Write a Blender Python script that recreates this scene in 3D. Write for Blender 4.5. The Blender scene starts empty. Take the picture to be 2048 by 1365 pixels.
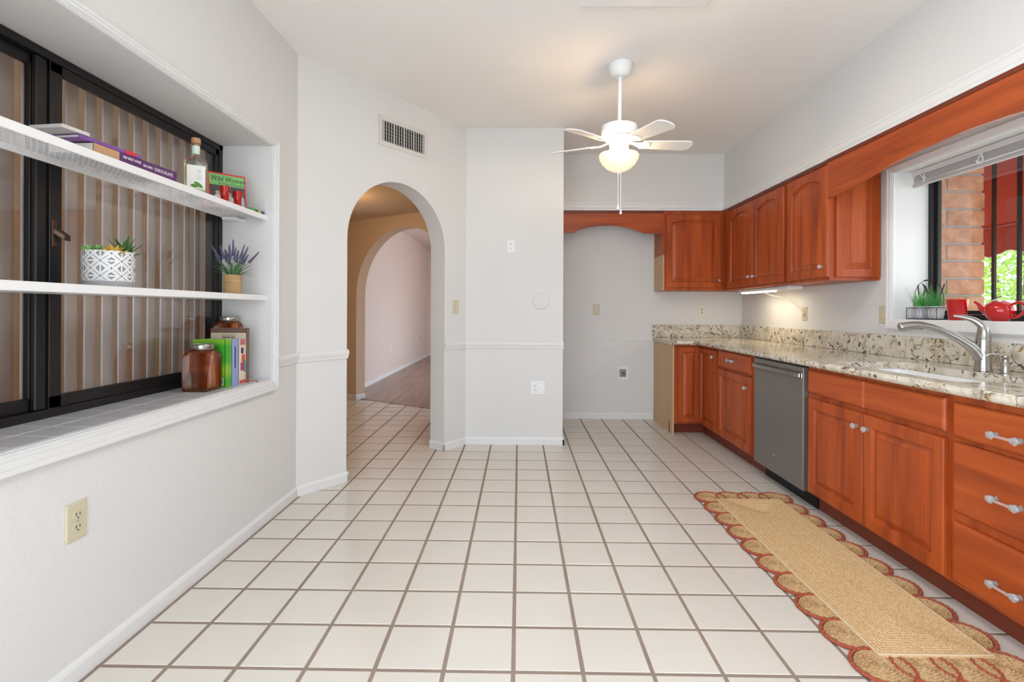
import bpy, bmesh, math, random
from mathutils import Matrix, Vector
random.seed(7)
SC = bpy.context.scene
COL = SC.collection

# ------------------------------------------------------------------ camera
CAM_F, CAM_YAW, CAM_ROLL, CAM_CY, CAM_H = 988.5, math.radians(.835), math.radians(.271), 621.0, 1.18
def cam_matrix():
    cy, sy, cr, sr = math.cos(CAM_YAW), math.sin(CAM_YAW), math.cos(CAM_ROLL), math.sin(CAM_ROLL)
    B = Matrix(((1, 0, 0), (0, 0, -1), (0, 1, 0)))
    Ry = Matrix(((cy, 0, sy), (0, 1, 0), (-sy, 0, cy)))
    Rz = Matrix(((cr, -sr, 0), (sr, cr, 0), (0, 0, 1)))
    return Rz @ Ry @ B
CAMM = cam_matrix()
cam = bpy.data.cameras.new('camera')
camo = bpy.data.objects.new('camera', cam)
COL.objects.link(camo)
camo.matrix_world = Matrix.Translation((0, 0, CAM_H)) @ (CAMM.transposed() @ Matrix(((1, 0, 0), (0, -1, 0), (0, 0, -1)))).to_4x4()
cam.sensor_width = 36
cam.lens = CAM_F / 2048 * 36
cam.shift_y = -(682.5 - CAM_CY) / 2048
cam.clip_start = .02
cam.clip_end = 200
SC.camera = camo
def to_px(p):
    c = CAMM @ (Vector(p) - Vector((0, 0, CAM_H)))
    if c.z <= .05:
        return None
    return 1024 + CAM_F * c.x / c.z, CAM_CY + CAM_F * c.y / c.z

# ------------------------------------------------------------------ world, sun, large lights, exposure
w = bpy.data.worlds.new('world'); SC.world = w
w.use_nodes = True
nt = w.node_tree
bg = nt.nodes['Background']
bg.inputs['Color'].default_value = (.80, .90, 1.0, 1)
bg.inputs['Strength'].default_value = 4.0
SC.view_settings.view_transform = 'Standard'
SC.view_settings.look = 'None'
SC.view_settings.gamma = 1
SC.view_settings.use_curve_mapping = False
SC.view_settings.exposure = -0.08

def light(name, kind, loc, energy, color, rot=(0, 0, 0), size=None, size_y=None, radius=None):
    l = bpy.data.lights.new(name, kind)
    l.energy = energy; l.color = color
    if kind == 'AREA':
        l.shape = 'RECTANGLE'; l.size = size; l.size_y = size_y or size
    elif radius is not None:
        l.shadow_soft_size = radius
    o = bpy.data.objects.new(name, l); COL.objects.link(o)
    o.location = loc; o.rotation_euler = rot
    return o
sun = light('sun', 'SUN', (0, 0, 10), 6.0, (1, .95, .86))
sun.rotation_euler = Vector((.42, -.10, -.90)).to_track_quat('-Z', 'Y').to_euler()
sun.data.angle = .01
R90 = math.radians(90)
# unseen fill light added behind the camera to brighten the room
light('rear_fill_light', 'AREA', (-.05, -1.17, 1.10), 27, (.82, .91, 1.0), (R90, 0, 0), 2.6, 2.0)
# and another added at the left wall to light the right-hand cabinets
light('left_fill_light', 'AREA', (-1.44, -.30, 1.06), 31, (.86, .93, 1.0), (0, -R90, 0), 1.9, 1.2)
# daylight through the kitchen window, and through the far room's window
light('kitchen_window_daylight', 'AREA', (2.75, 2.35, 1.6), 8, (.92, .97, 1.0), (0, R90, 0), .9, 1.6)
light('far_room_daylight', 'AREA', (.9, 8.7, .72), 50, (.72, .77, 1.0), (0, R90, 0), .8, 2.2)

# ------------------------------------------------------------------ materials
MATS = {}
def mat(name, color, rough=.5, metal=0.0, spec=.5, bump=None, var=None, coat=0.0, trans=0.0, ior=1.45, emit=None, estr=0.0, alpha=None, sheen=0.0):
    """bump=(scale,strength,distance)  var=(scale,amount)"""
    if name in MATS:
        return MATS[name]
    m = bpy.data.materials.new(name); m.use_nodes = True
    n, l = m.node_tree.nodes, m.node_tree.links
    b = n['Principled BSDF']
    b.inputs['Base Color'].default_value = (*color, 1)
    b.inputs['Roughness'].default_value = rough
    b.inputs['Metallic'].default_value = metal
    b.inputs['Specular IOR Level'].default_value = spec
    b.inputs['Coat Weight'].default_value = coat
    b.inputs['Coat Roughness'].default_value = .12
    b.inputs['Transmission Weight'].default_value = trans
    b.inputs['IOR'].default_value = ior
    if emit:
        b.inputs['Emission Color'].default_value = (*emit, 1)
        b.inputs['Emission Strength'].default_value = estr
    tc = n.new('ShaderNodeTexCoord')
    if bump:
        t = n.new('ShaderNodeTexNoise'); t.inputs['Scale'].default_value = bump[0]; t.inputs['Detail'].default_value = 3
        l.new(tc.outputs['Object'], t.inputs['Vector'])
        bn = n.new('ShaderNodeBump'); bn.inputs['Strength'].default_value = bump[1]; bn.inputs['Distance'].default_value = bump[2]
        l.new(t.outputs['Fac'], bn.inputs['Height']); l.new(bn.outputs['Normal'], b.inputs['Normal'])
    if var:
        t = n.new('ShaderNodeTexNoise'); t.inputs['Scale'].default_value = var[0]; t.inputs['Detail'].default_value = 4
        l.new(tc.outputs['Object'], t.inputs['Vector'])
        mx = n.new('ShaderNodeMix'); mx.data_type = 'RGBA'
        l.new(t.outputs['Fac'], mx.inputs[0])
        a = var[1]
        mx.inputs[6].default_value = (*[c * (1 - a) for c in color], 1)
        mx.inputs[7].default_value = (*[min(1, c * (1 + a)) for c in color], 1)
        l.new(mx.outputs[2], b.inputs['Base Color'])
    MATS[name] = m
    return m

def ramp_mat(name, scale_vec, stops, noise_scale=1.0, detail=6, distort=0.0, rough=.4, spec=.5, coat=0.0, bump=0.0, rot=(0, 0, 0)):
    m = bpy.data.materials.new(name); m.use_nodes = True
    n, l = m.node_tree.nodes, m.node_tree.links
    b = n['Principled BSDF']
    tc = n.new('ShaderNodeTexCoord'); mp = n.new('ShaderNodeMapping')
    mp.inputs['Scale'].default_value = scale_vec; mp.inputs['Rotation'].default_value = rot
    l.new(tc.outputs['Object'], mp.inputs['Vector'])
    t = n.new('ShaderNodeTexNoise'); t.inputs['Scale'].default_value = noise_scale; t.inputs['Detail'].default_value = detail
    t.inputs['Distortion'].default_value = distort
    l.new(mp.outputs['Vector'], t.inputs['Vector'])
    r = n.new('ShaderNodeValToRGB')
    while len(r.color_ramp.elements) < len(stops):
        r.color_ramp.elements.new(.5)
    for e, (p, c) in zip(r.color_ramp.elements, stops):
        e.position = p; e.color = (*c, 1)
    l.new(t.outputs['Fac'], r.inputs['Fac']); l.new(r.outputs['Color'], b.inputs['Base Color'])
    b.inputs['Roughness'].default_value = rough; b.inputs['Specular IOR Level'].default_value = spec
    b.inputs['Coat Weight'].default_value = coat; b.inputs['Coat Roughness'].default_value = .15
    if bump:
        bn = n.new('ShaderNodeBump'); bn.inputs['Strength'].default_value = bump; bn.inputs['Distance'].default_value = .002
        l.new(t.outputs['Fac'], bn.inputs['Height']); l.new(bn.outputs['Normal'], b.inputs['Normal'])
    MATS[name] = m
    return m

WALLC = (.745, .738, .725)
M_WALL = mat('wall_paint', WALLC, .75, spec=.25, bump=(90, .35, .004))
M_CEIL = mat('ceiling_paint', (.89, .86, .835), .85, spec=.2, bump=(60, .2, .004))
M_TRIM = mat('white_trim_paint', (.79, .788, .78), .45)
M_TAN = mat('hall_wall_paint', (.70, .55, .39), .8, spec=.2, bump=(90, .3, .004))
M_FAR = mat('far_wall_paint', (.76, .65, .59), .42, spec=.4, bump=(70, .3, .004))
M_ROOM = mat('dim_room_paint', (.50, .42, .35), .8, spec=.2)
M_GROUT = mat('floor_grout', (.31, .245, .20), .9, spec=.1, bump=(400, .4, .002), var=(6, .22))
M_TILE = mat('glazed_floor_tile', (.71, .67, .605), .14, spec=.5, var=(3, .035), bump=(25, .05, .002))
M_SILLT = mat('sill_tile', (.60, .60, .61), .18)
M_SILLG = mat('sill_grout', (.85, .84, .82), .8)
M_BRONZE = mat('dark_bronze_aluminium', (.018, .017, .017), .38, metal=.3)
M_BLACK = mat('black_metal', (.012, .012, .012), .45, metal=.5)
M_DARK = mat('dark_void', (.01, .01, .01), .9)
WS = [(.22, (.20, .030, .007)), (.5, (.395, .070, .013)), (.78, (.53, .112, .022))]
M_WOODV = ramp_mat('cherry_vertical_grain', (9, 9, .7), WS, 1.6, 5, .6, .40, .32, .06)
M_WOODY = ramp_mat('cherry_grain_along_wall', (9, .7, 9), WS, 1.6, 5, .6, .40, .32, .06)
M_WOODX = ramp_mat('cherry_grain_across', (.7, 9, 9), WS, 1.6, 5, .6, .40, .32, .06)
M_WOODD = mat('cherry_dark_frame', (.17, .03, .012), .4, var=(5, .2))
M_RAW = ramp_mat('unfinished_birch_panel', (14, 14, .8), [(.3, (.58, .37, .20)), (.7, (.64, .43, .25))], 1.5, 4, .3, .6)
M_STEELD = mat('slate_steel', (.27, .25, .235), .36, metal=.7, var=(2, .06))
M_STEEL = mat('brushed_nickel', (.40, .38, .355), .24, metal=1)
M_CHROME = mat('chrome', (.75, .75, .75), .15, metal=1)
M_WHITE = mat('white_enamel', (.86, .86, .86), .3)
M_PORC = mat('white_porcelain', (.90, .90, .90), .12)
M_IVORY = mat('ivory_plastic', (.62, .56, .40), .4)
M_PLATEW = mat('white_plastic', (.84, .84, .84), .4)
M_SLOT = mat('slot_dark', (.05, .045, .04), .7)
M_CRYS = mat('clear_glass_crystal', (.96, .96, .96), .06, trans=.78, ior=1.45)
M_GLASS = mat('bottle_glass', (.93, .97, .95), .02, trans=1.0, ior=1.45)
M_AMBER = mat('amber_glass', (.62, .20, .06), .06, trans=.92, ior=1.4)
M_REDG = mat('red_glass', (.75, .02, .015), .06, trans=.6, ior=1.45)
M_RED = mat('red_ceramic', (.46, .006, .006), .12, coat=.5)
M_JUTE = ramp_mat('jute_braid', (60, 60, 60), [(.3, (.46, .29, .13)), (.55, (.70, .49, .27)), (.75, (.79, .60, .37))], 3.0, 4, 0, .9, .1, 0, .5)
M_JUTED = ramp_mat('jute_braid_flecked', (50, 50, 50), [(.28, (.20, .11, .045)), (.5, (.52, .34, .17)), (.75, (.70, .51, .30))], 3.2, 4, 0, .9, .1, 0, .5)
M_TERRA = ramp_mat('terracotta_braid', (120, 120, 120), [(.35, (.26, .055, .03)), (.65, (.46, .13, .075))], 3.0, 3, 0, .9, .1)
M_PAGES = mat('book_pages', (.80, .76, .68), .8)

def mat_pane():
    m = bpy.data.materials.new('window_pane_glass'); m.use_nodes = True
    n, l = m.node_tree.nodes, m.node_tree.links
    n.clear()
    out = n.new('ShaderNodeOutputMaterial'); mx = n.new('ShaderNodeMixShader')
    tr = n.new('ShaderNodeBsdfTransparent'); gl = n.new('ShaderNodeBsdfGlossy'); fr = n.new('ShaderNodeFresnel')
    tr.inputs['Color'].default_value = (.97, .98, .98, 1); gl.inputs['Roughness'].default_value = .01
    ge = n.new('ShaderNodeNewGeometry'); mr = n.new('ShaderNodeMapRange')   # same reflectance from either side of the thin pane
    mr.inputs['To Min'].default_value = 1.5; mr.inputs['To Max'].default_value = 1 / 1.5
    l.new(ge.outputs['Backfacing'], mr.inputs['Value']); l.new(mr.outputs[0], fr.inputs['IOR'])
    l.new(fr.outputs[0], mx.inputs[0]); l.new(tr.outputs[0], mx.inputs[1]); l.new(gl.outputs[0], mx.inputs[2])
    l.new(mx.outputs[0], out.inputs['Surface'])
    return m
M_PANE = mat_pane()

def mat_cloth(name, col, tcol, f=.45):
    m = bpy.data.materials.new(name); m.use_nodes = True
    n, l = m.node_tree.nodes, m.node_tree.links
    out = n['Material Output']; b = n['Principled BSDF']
    b.inputs['Base Color'].default_value = (*col, 1); b.inputs['Roughness'].default_value = .85
    t = n.new('ShaderNodeBsdfTranslucent'); t.inputs['Color'].default_value = (*tcol, 1)
    mx = n.new('ShaderNodeMixShader'); mx.inputs[0].default_value = f
    l.new(b.outputs[0], mx.inputs[1]); l.new(t.outputs[0], mx.inputs[2]); l.new(mx.outputs[0], out.inputs['Surface'])
    return m
M_AWN = mat_cloth('red_awning_canvas', (.42, .060, .030), (.38, .040, .018), .45)
M_VANE = mat_cloth('blind_vane', (.74, .64, .58), (.66, .55, .48), .3)
M_VHIGHLIGHT = mat('painted_vane_highlight', (.90, .78, .79), .45)
M_SHADE = mat('lit_bowl_glass', (.95, .88, .72), .3, emit=(1.0, .72, .36), estr=.62)

def mat_granite():
    m = bpy.data.materials.new('granite'); m.use_nodes = True
    n, l = m.node_tree.nodes, m.node_tree.links
    b = n['Principled BSDF']; tc = n.new('ShaderNodeTexCoord')
    def noise(s, d, dist=0.0):
        t = n.new('ShaderNodeTexNoise'); t.inputs['Scale'].default_value = s; t.inputs['Detail'].default_value = d; t.inputs['Distortion'].default_value = dist
        l.new(tc.outputs['Object'], t.inputs['Vector']); return t
    def ramp(src, stops):
        r = n.new('ShaderNodeValToRGB')
        while len(r.color_ramp.elements) < len(stops):
            r.color_ramp.elements.new(.5)
        for e, (p, c) in zip(r.color_ramp.elements, stops):
            e.position = p; e.color = (*c, 1)
        l.new(src, r.inputs['Fac']); return r
    def mix(a, bb, f):
        x = n.new('ShaderNodeMix'); x.data_type = 'RGBA'
        l.new(f, x.inputs[0]); l.new(a, x.inputs[6]); l.new(bb, x.inputs[7]); return x
    base = ramp(noise(9, 6, 1.2).outputs['Fac'], [(.30, (.44, .38, .28)), (.48, (.66, .60, .49)), (.62, (.74, .70, .61)), (.80, (.58, .46, .27))])
    gold = ramp(noise(22, 5, 1.5).outputs['Fac'], [(.60, (0, 0, 0)), (.68, (1, 1, 1))])
    goldc = n.new('ShaderNodeRGB'); goldc.outputs[0].default_value = (.36, .21, .07, 1)
    x1 = mix(base.outputs[0], goldc.outputs[0], gold.outputs[0])
    dk = ramp(noise(14, 7, 2.2).outputs['Fac'], [(.585, (0, 0, 0)), (.635, (.9, .9, .9))])
    darkc = n.new('ShaderNodeRGB'); darkc.outputs[0].default_value = (.045, .035, .025, 1)
    x2 = mix(x1.outputs[2], darkc.outputs[0], dk.outputs[0])
    vein = ramp(noise(4.5, 5, 1.6).outputs['Fac'], [(.487, (0, 0, 0)), (.5, (.8, .8, .8)), (.513, (0, 0, 0))])
    veinc = n.new('ShaderNodeRGB'); veinc.outputs[0].default_value = (.10, .07, .035, 1)
    x3 = mix(x2.outputs[2], veinc.outputs[0], vein.outputs[0])
    l.new(x3.outputs[2], b.inputs['Base Color'])
    b.inputs['Roughness'].default_value = .09
    return m
M_GRAN = mat_granite()

def mat_wood_floor():
    m = bpy.data.materials.new('wood_plank_floor'); m.use_nodes = True
    n, l = m.node_tree.nodes, m.node_tree.links
    b = n['Principled BSDF']; tc = n.new('ShaderNodeTexCoord'); mp = n.new('ShaderNodeMapping')
    mp.inputs['Scale'].default_value = (10, .8, 1)
    l.new(tc.outputs['Object'], mp.inputs['Vector'])
    t = n.new('ShaderNodeTexNoise'); t.inputs['Scale'].default_value = 1.5; t.inputs['Detail'].default_value = 6
    l.new(mp.outputs['Vector'], t.inputs['Vector'])
    r = n.new('ShaderNodeValToRGB')
    r.color_ramp.elements[0].position = .3; r.color_ramp.elements[0].color = (.22, .15, .115, 1)
    r.color_ramp.elements[1].position = .7; r.color_ramp.elements[1].color = (.40, .29, .22, 1)
    l.new(t.outputs['Fac'], r.inputs['Fac']); l.new(r.outputs[0], b.inputs['Base Color'])
    b.inputs['Roughness'].default_value = .32
    return m
M_PLANK = mat_wood_floor()

# ------------------------------------------------------------------ mesh helpers
class MB:
    def __init__(self):
        self.v, self.f = [], []
    def add(self, vs, fs):
        o = len(self.v)
        self.v += [tuple(p) for p in vs]
        self.f += [tuple(i + o for i in f) for f in fs]
        return self
    def box(self, x0, x1, y0, y1, z0, z1):
        if x0 > x1: x0, x1 = x1, x0
        if y0 > y1: y0, y1 = y1, y0
        if z0 > z1: z0, z1 = z1, z0
        return self.add([(x0, y0, z0), (x1, y0, z0), (x1, y1, z0), (x0, y1, z0), (x0, y0, z1), (x1, y0, z1), (x1, y1, z1), (x0, y1, z1)],
                        [(0, 3, 2, 1), (4, 5, 6, 7), (0, 1, 5, 4), (1, 2, 6, 5), (2, 3, 7, 6), (3, 0, 4, 7)])
    def loft(self, rings, close=True, cap=True):
        """rings: equal-length lists of points"""
        n = len(rings[0]); o = len(self.v)
        for r in rings:
            self.v += [tuple(p) for p in r]
        for k in range(len(rings) - 1):
            a, b = o + k * n, o + (k + 1) * n
            for i in range(n if close else n - 1):
                j = (i + 1) % n
                self.f.append((a + i, a + j, b + j, b + i))
        if cap and close:
            self.f.append(tuple(o + i for i in reversed(range(n))))
            self.f.append(tuple(o + (len(rings) - 1) * n + i for i in range(n)))
        return self
    def prism(self, poly, z0, z1):
        return self.loft([[(x, y, z0) for x, y in poly], [(x, y, z1) for x, y in poly]])
    def lathe(self, prof, c=(0, 0, 0), seg=24, cap=True, sx=1.0, sy=1.0, flute=None):
        rings = []
        for r, z in prof:
            ring = []
            for i in range(seg):
                a = 2 * math.pi * i / seg
                rr = r
                if flute and r > 1e-4:
                    rr = r * (1 + flute[1] * math.cos(flute[0] * a))
                ring.append((c[0] + rr * math.cos(a) * sx, c[1] + rr * math.sin(a) * sy, c[2] + z))
            rings.append(ring)
        return self.loft(rings, True, cap)
    def tube(self, path, r, seg=8, closed=False, cap=True):
        P = [Vector(p) for p in path]; n = len(P)
        rad = r if isinstance(r, (list, tuple)) else [r] * n
        rings = []; up = None
        for i in range(n):
            if closed:
                t = P[(i + 1) % n] - P[i - 1]
            else:
                t = P[min(i + 1, n - 1)] - P[max(i - 1, 0)]
            t.normalize()
            if up is None:
                up = Vector((0, 0, 1)) if abs(t.z) < .9 else Vector((1, 0, 0))
            s = t.cross(up)
            if s.length < 1e-5:
                s = t.cross(Vector((1, 0, 0)))
            s.normalize(); u = s.cross(t).normalized(); up = u
            rings.append([tuple(P[i] + (s * math.cos(2 * math.pi * k / seg) + u * math.sin(2 * math.pi * k / seg)) * rad[i]) for k in range(seg)])
        if closed:
            rings.append(rings[0])
            return self.loft(rings, True, False)
        return self.loft(rings, True, cap)
    def xf(self, M):
        self.v = [tuple(M @ Vector(p)) for p in self.v]
        return self
    def xff(self, fn):
        self.v = [tuple(fn(*p)) for p in self.v]
        return self
    def join(self, o):
        return self.add(o.v, o.f)
    def mesh(self, name, bevel=0.0, off=(0, 0, 0), smooth=False, seg=1):
        me = bpy.data.meshes.new(name)
        me.from_pydata([(x - off[0], y - off[1], z - off[2]) for x, y, z in self.v], [], self.f)
        bm = bmesh.new(); bm.from_mesh(me)
        bmesh.ops.remove_doubles(bm, verts=bm.verts, dist=1e-6)
        bmesh.ops.recalc_face_normals(bm, faces=bm.faces)
        if bevel:
            es = [e for e in bm.edges if len(e.link_faces) == 2 and e.calc_face_angle(0) > .6]
            bmesh.ops.bevel(bm, geom=es, offset=bevel, segments=seg, affect='EDGES', clamp_overlap=True)
        for f in bm.faces:
            f.smooth = smooth
        if smooth:
            for e in bm.edges:
                if len(e.link_faces) == 2 and e.calc_face_angle(0) > .9:
                    e.smooth = False
        bm.to_mesh(me); bm.free()
        return me

WL = {}
def wloc(o):
    return WL.get(o.name, Vector((0, 0, 0))) if o else Vector((0, 0, 0))
def link(name, me, m=None, parent=None):
    o = bpy.data.objects.new(name, me); COL.objects.link(o)
    if m is not None and me is not None and not me.materials:
        me.materials.append(m)
    if parent:
        o.parent = parent
    return o
def tag(o, label=None, cat=None, group=None, kind=None):
    if label: o['label'] = label
    if cat: o['category'] = cat
    if group: o['group'] = group
    if kind: o['kind'] = kind
    return o
def thing(name, label, cat, loc, group=None):
    o = bpy.data.objects.new(name, None); COL.objects.link(o)
    o.location = loc; o.empty_display_size = .05
    WL[o.name] = Vector(loc)
    return tag(o, label, cat, group)
def build(mb, name, m, parent=None, bevel=0.0, smooth=False, seg=1, loc=None):
    """mesh given in world coordinates; a child keeps its thing's origin, a lone mesh gets its own origin at its base"""
    if parent is not None:
        off = wloc(parent)
        o = link(name, mb.mesh(name, bevel, off, smooth, seg), m, parent)
        WL[o.name] = off
        return o
    if loc is None:
        xs, ys, zs = [p[0] for p in mb.v], [p[1] for p in mb.v], [p[2] for p in mb.v]
        loc = ((min(xs) + max(xs)) / 2, (min(ys) + max(ys)) / 2, min(zs))
    o = link(name, mb.mesh(name, bevel, loc, smooth, seg), m)
    o.location = loc; WL[o.name] = Vector(loc)
    return o
def struct(mb, name, m, parent=None, bevel=0.0):
    o = build(mb, name, m, parent, bevel)
    if parent is None:
        o['kind'] = 'structure'
    return o
def B(*a):
    return MB().box(*a)
def text_mb(s, size, depth=.0006, align='LEFT', shear=0.0, spacing=1.0):
    c = bpy.data.curves.new('lettering', 'FONT'); c.body = s; c.size = size; c.extrude = depth; c.align_x = align
    c.shear = shear; c.space_character = spacing; c.resolution_u = 2
    o = bpy.data.objects.new('lettering', c); COL.objects.link(o)
    dg = bpy.context.evaluated_depsgraph_get()
    me = bpy.data.meshes.new_from_object(o.evaluated_get(dg))
    mb = MB().add([v.co[:] for v in me.vertices], [tuple(p.vertices) for p in me.polygons])
    bpy.data.objects.remove(o); bpy.data.curves.remove(c); bpy.data.meshes.remove(me)
    return mb
def basis(origin, ux, uy, uz):
    ux, uy, uz = Vector(ux), Vector(uy), Vector(uz)
    return Matrix(((ux.x, uy.x, uz.x, origin[0]), (ux.y, uy.y, uz.y, origin[1]), (ux.z, uy.z, uz.z, origin[2]), (0, 0, 0, 1)))
def smooth_path(pts, n=6):
    P = [Vector(p) for p in pts]; out = []
    for i in range(len(P) - 1):
        p0, p1, p2, p3 = P[max(i - 1, 0)], P[i], P[i + 1], P[min(i + 2, len(P) - 1)]
        for k in range(n):
            t = k / n
            out.append(.5 * ((2 * p1) + (p2 - p0) * t + (2 * p0 - 5 * p1 + 4 * p2 - p3) * t * t + (3 * p1 - p0 - 3 * p2 + p3) * t ** 3))
    out.append(P[-1])
    return [tuple(p) for p in out]

# ------------------------------------------------------------------ room dimensions
ZC = 2.785
XL, XR = -1.40, 2.42
YB, YA, YF = 4.345, 5.41, -1.25          # back wall, alcove back wall, wall behind the camera
A = Vector((-1.40, 3.09)); Bp = Vector((-.47, 4.345))
AD = (Bp - A).normalized(); AN = Vector((-AD.y, AD.x))   # along the angled wall / away from the kitchen
ALEN = (Bp - A).length
NY0, NY1, NZ0, NZ1, NX = .83, 2.77, .787, 2.10, -1.70    # left niche
WY0, WY1, WZ0, WZ1, WX = 1.40, 3.22, 1.135, 2.075, 2.64  # kitchen window opening
SX, SY, SZ = 2.085, 5.08, 2.205                          # soffit faces and underside
XP = .385                                                # right end of the back wall

# ------------------------------------------------------------------ shell
# floor: a grout bed with tiles laid in it
T, TX0, TY0, TG = .2278, -.061, 8.077, .0130
floor_mb = MB().prism([(-3.4, -2.4), (2.75, -2.4), (2.75, 5.6), (.23, 5.6), (-3.4, 7.6)], -.12, -.0014)
floor = struct(floor_mb, 'floor', M_GROUT)
h = (T - TG) / 2
def tile_mb(hh, cx=0, cy=0):
    b = .0022
    return MB().loft([[(cx + sx * hh, cy + sy * hh, -.005) for sx, sy in ((-1, -1), (1, -1), (1, 1), (-1, 1))],
                      [(cx + sx * hh, cy + sy * hh, -.0016) for sx, sy in ((-1, -1), (1, -1), (1, 1), (-1, 1))],
                      [(cx + sx * (hh - b), cy + sy * (hh - b), 0) for sx, sy in ((-1, -1), (1, -1), (1, 1), (-1, 1))]])
tile_me = tile_mb(h).mesh('tile'); tile_me.materials.append(M_TILE)
P1 = Vector((-2.13, 6.43)); D2 = Vector((.86, -.51)).normalized(); N2 = Vector((.51, .86)).normalized()
def in_kitchen(x, y, m=0.0):
    if x < XL - m or x > 1.80 + m: return False
    if y < YB and (Vector((x, y)) - A).dot(AN) > m and x < Bp.x + .1: return False
    if x < XP - m and y > YB + m: return False
    return y < YA + m
def hall_seen(x, y):
    p = Vector((x, y))
    if (p - A).dot(AN) < -.1 or (p - P1).dot(N2) > .12: return False
    q = to_px((x, y, 0))
    return q and 660 < q[0] < 900
cand, rest = [], []
for c in range(-14, 12):
    for r in range(-19, 22):
        x, y = (c + .5 + TX0) * T, (r + .5 + TY0) * T
        if not (-3.35 < x < 2.7 and -2.35 < y < 7.3) or (x < .33 and (Vector((x, y)) - P1).dot(N2) > .12):
            continue
        if x > .3 and y > 5.5: continue
        q = to_px((x, y, 0))
        seen = q and -120 < q[0] < 2170 and q[1] < 1460 and (in_kitchen(x, y, .12) or hall_seen(x, y))
        (cand if seen else rest).append(((x * x + y * y), x, y))
cand.sort()
rest += cand[300:]
for _, x, y in cand[:300]:
    o = link('tile', tile_me, None, floor)
    o.location = Vector((x, y, random.uniform(-.0004, .0004))) - wloc(floor)
mb = MB()
for _, x, y in rest:
    mb.join(tile_mb(h, x, y))
o = build(mb, 'tile_field', M_TILE, floor); o['kind'] = 'stuff'

# left wall with the niche and an opening added for the left fill light
mb = MB()
mb.box(XL - .37, XL, YF, -.95, 0, ZC); mb.box(XL - .37, XL, -.95, .35, 2.1, ZC); mb.box(XL - .37, XL, .35, NY0, 0, ZC); mb.box(XL - .37, XL, NY1, 3.09, 0, ZC)
mb.box(XL - .37, XL, NY0, NY1, 0, NZ0 - .012); mb.box(XL - .37, XL, NY0, NY1, NZ1, ZC)
struct(mb, 'wall_left', M_WALL)

def arched_wall(org, d, nrm, length, thick, t0, t1, spring, ztop, seg=28, rise=None):
    """wall from org along d, thickness along nrm, with a round-headed opening between t0 and t1"""
    r = (t1 - t0) / 2; rise = rise or r; tc = (t0 + t1) / 2
    arch = [(tc - r * math.cos(math.pi * i / seg), spring + rise * math.sin(math.pi * i / seg)) for i in range(seg + 1)]
    mb = MB()
    def P(t, z, k):
        p = org + d * t + nrm * (thick * k)
        return (p.x, p.y, z)
    quads = [((0, 0), (t0, 0), (t0, spring), (0, spring)), ((0, spring), (t0, spring), (t0, ztop), (0, ztop)),
             ((t1, 0), (length, 0), (length, spring), (t1, spring)), ((t1, spring), (length, spring), (length, ztop), (t1, ztop))]
    for (a, za), (b, zb) in zip(arch, arch[1:]):
        quads.append(((a, za), (b, zb), (b, ztop), (a, ztop)))
    for k in (0, 1):
        for q in quads:
            mb.add([P(t, z, k) for t, z in q], [(0, 1, 2, 3)])
    for (a, za), (b, zb) in zip([(t0, 0)] + arch, arch + [(t1, 0)]):
        mb.add([P(a, za, 0), P(b, zb, 0), P(b, zb, 1), P(a, za, 1)], [(0, 1, 2, 3)])
    for a in (0, length):
        mb.add([P(a, 0, 0), P(a, 0, 1), P(a, ztop, 1), P(a, ztop, 0)], [(0, 1, 2, 3)])
    mb.add([P(0, ztop, 0), P(length, ztop, 0), P(length, ztop, 1), P(0, ztop, 1)], [(0, 1, 2, 3)])
    return mb
AT0, AT1, ASP, ATH = .363, 1.300, 1.677, .165
struct(arched_wall(A, AD, AN, ALEN, ATH, AT0, AT1, ASP, ZC), 'wall_angled', M_WALL)
struct(B(Bp.x - .10, XP, YB, YB + .15, 0, ZC), 'wall_back', M_WALL)
struct(B(XP - .15, XP, YB + .15, YA, 0, ZC), 'wall_alcove_side', M_WALL)
struct(B(XP - .15, XR + .35, YA, YA + .14, 0, ZC), 'wall_alcove', M_WALL)
mb = MB()
mb.box(XR, WX + .06, YF, WY0, 0, ZC); mb.box(XR, WX + .06, WY1, YA, 0, ZC)
mb.box(XR, WX + .06, WY0, WY1, 0, WZ0 - .02); mb.box(XR, WX + .06, WY0, WY1, WZ1, ZC)
struct(mb, 'wall_right', M_WALL)
mb = MB()
mb.box(XL - .37, -1.4, YF - .15, YF, 0, ZC); mb.box(1.3, XR + .28, YF - .15, YF, 0, ZC); mb.box(-1.4, 1.3, YF - .15, YF, 2.15, ZC)  # opening added for the fill light behind the camera
struct(mb, 'wall_front', M_WALL)
struct(B(XL - .37, XR + .35, YF - .15, YA + .14, ZC, ZC + .12), 'ceiling', M_CEIL)
# soffits over the cabinets
struct(B(SX, XR, YF, YA, SZ, ZC), 'wall_soffit_right', M_WALL)
struct(B(XP, SX, SY, YA, SZ, ZC), 'wall_soffit_back', M_WALL)
# crown strip at the foot of the soffits
mb = MB()
def strip(mb, x0, y0, x1, y1, nx, ny, prof):
    """extrude profile [(out,z)] along a wall line, outwards along (nx,ny)"""
    mb.loft([[(x0 + nx * o, y0 + ny * o, z) for o, z in prof], [(x1 + nx * o, y1 + ny * o, z) for o, z in prof]])
crown = [(0, SZ), (.022, SZ), (.022, SZ + .018), (.012, SZ + .028), (.012, SZ + .062), (.006, SZ + .075), (.006, SZ + .09), (0, SZ + .095)]
strip(mb, SX, YF, SX, SY, -1, 0, crown); strip(mb, XP, SY, SX, SY, 0, -1, crown)
struct(mb, 'trim_1', M_TRIM)

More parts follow.
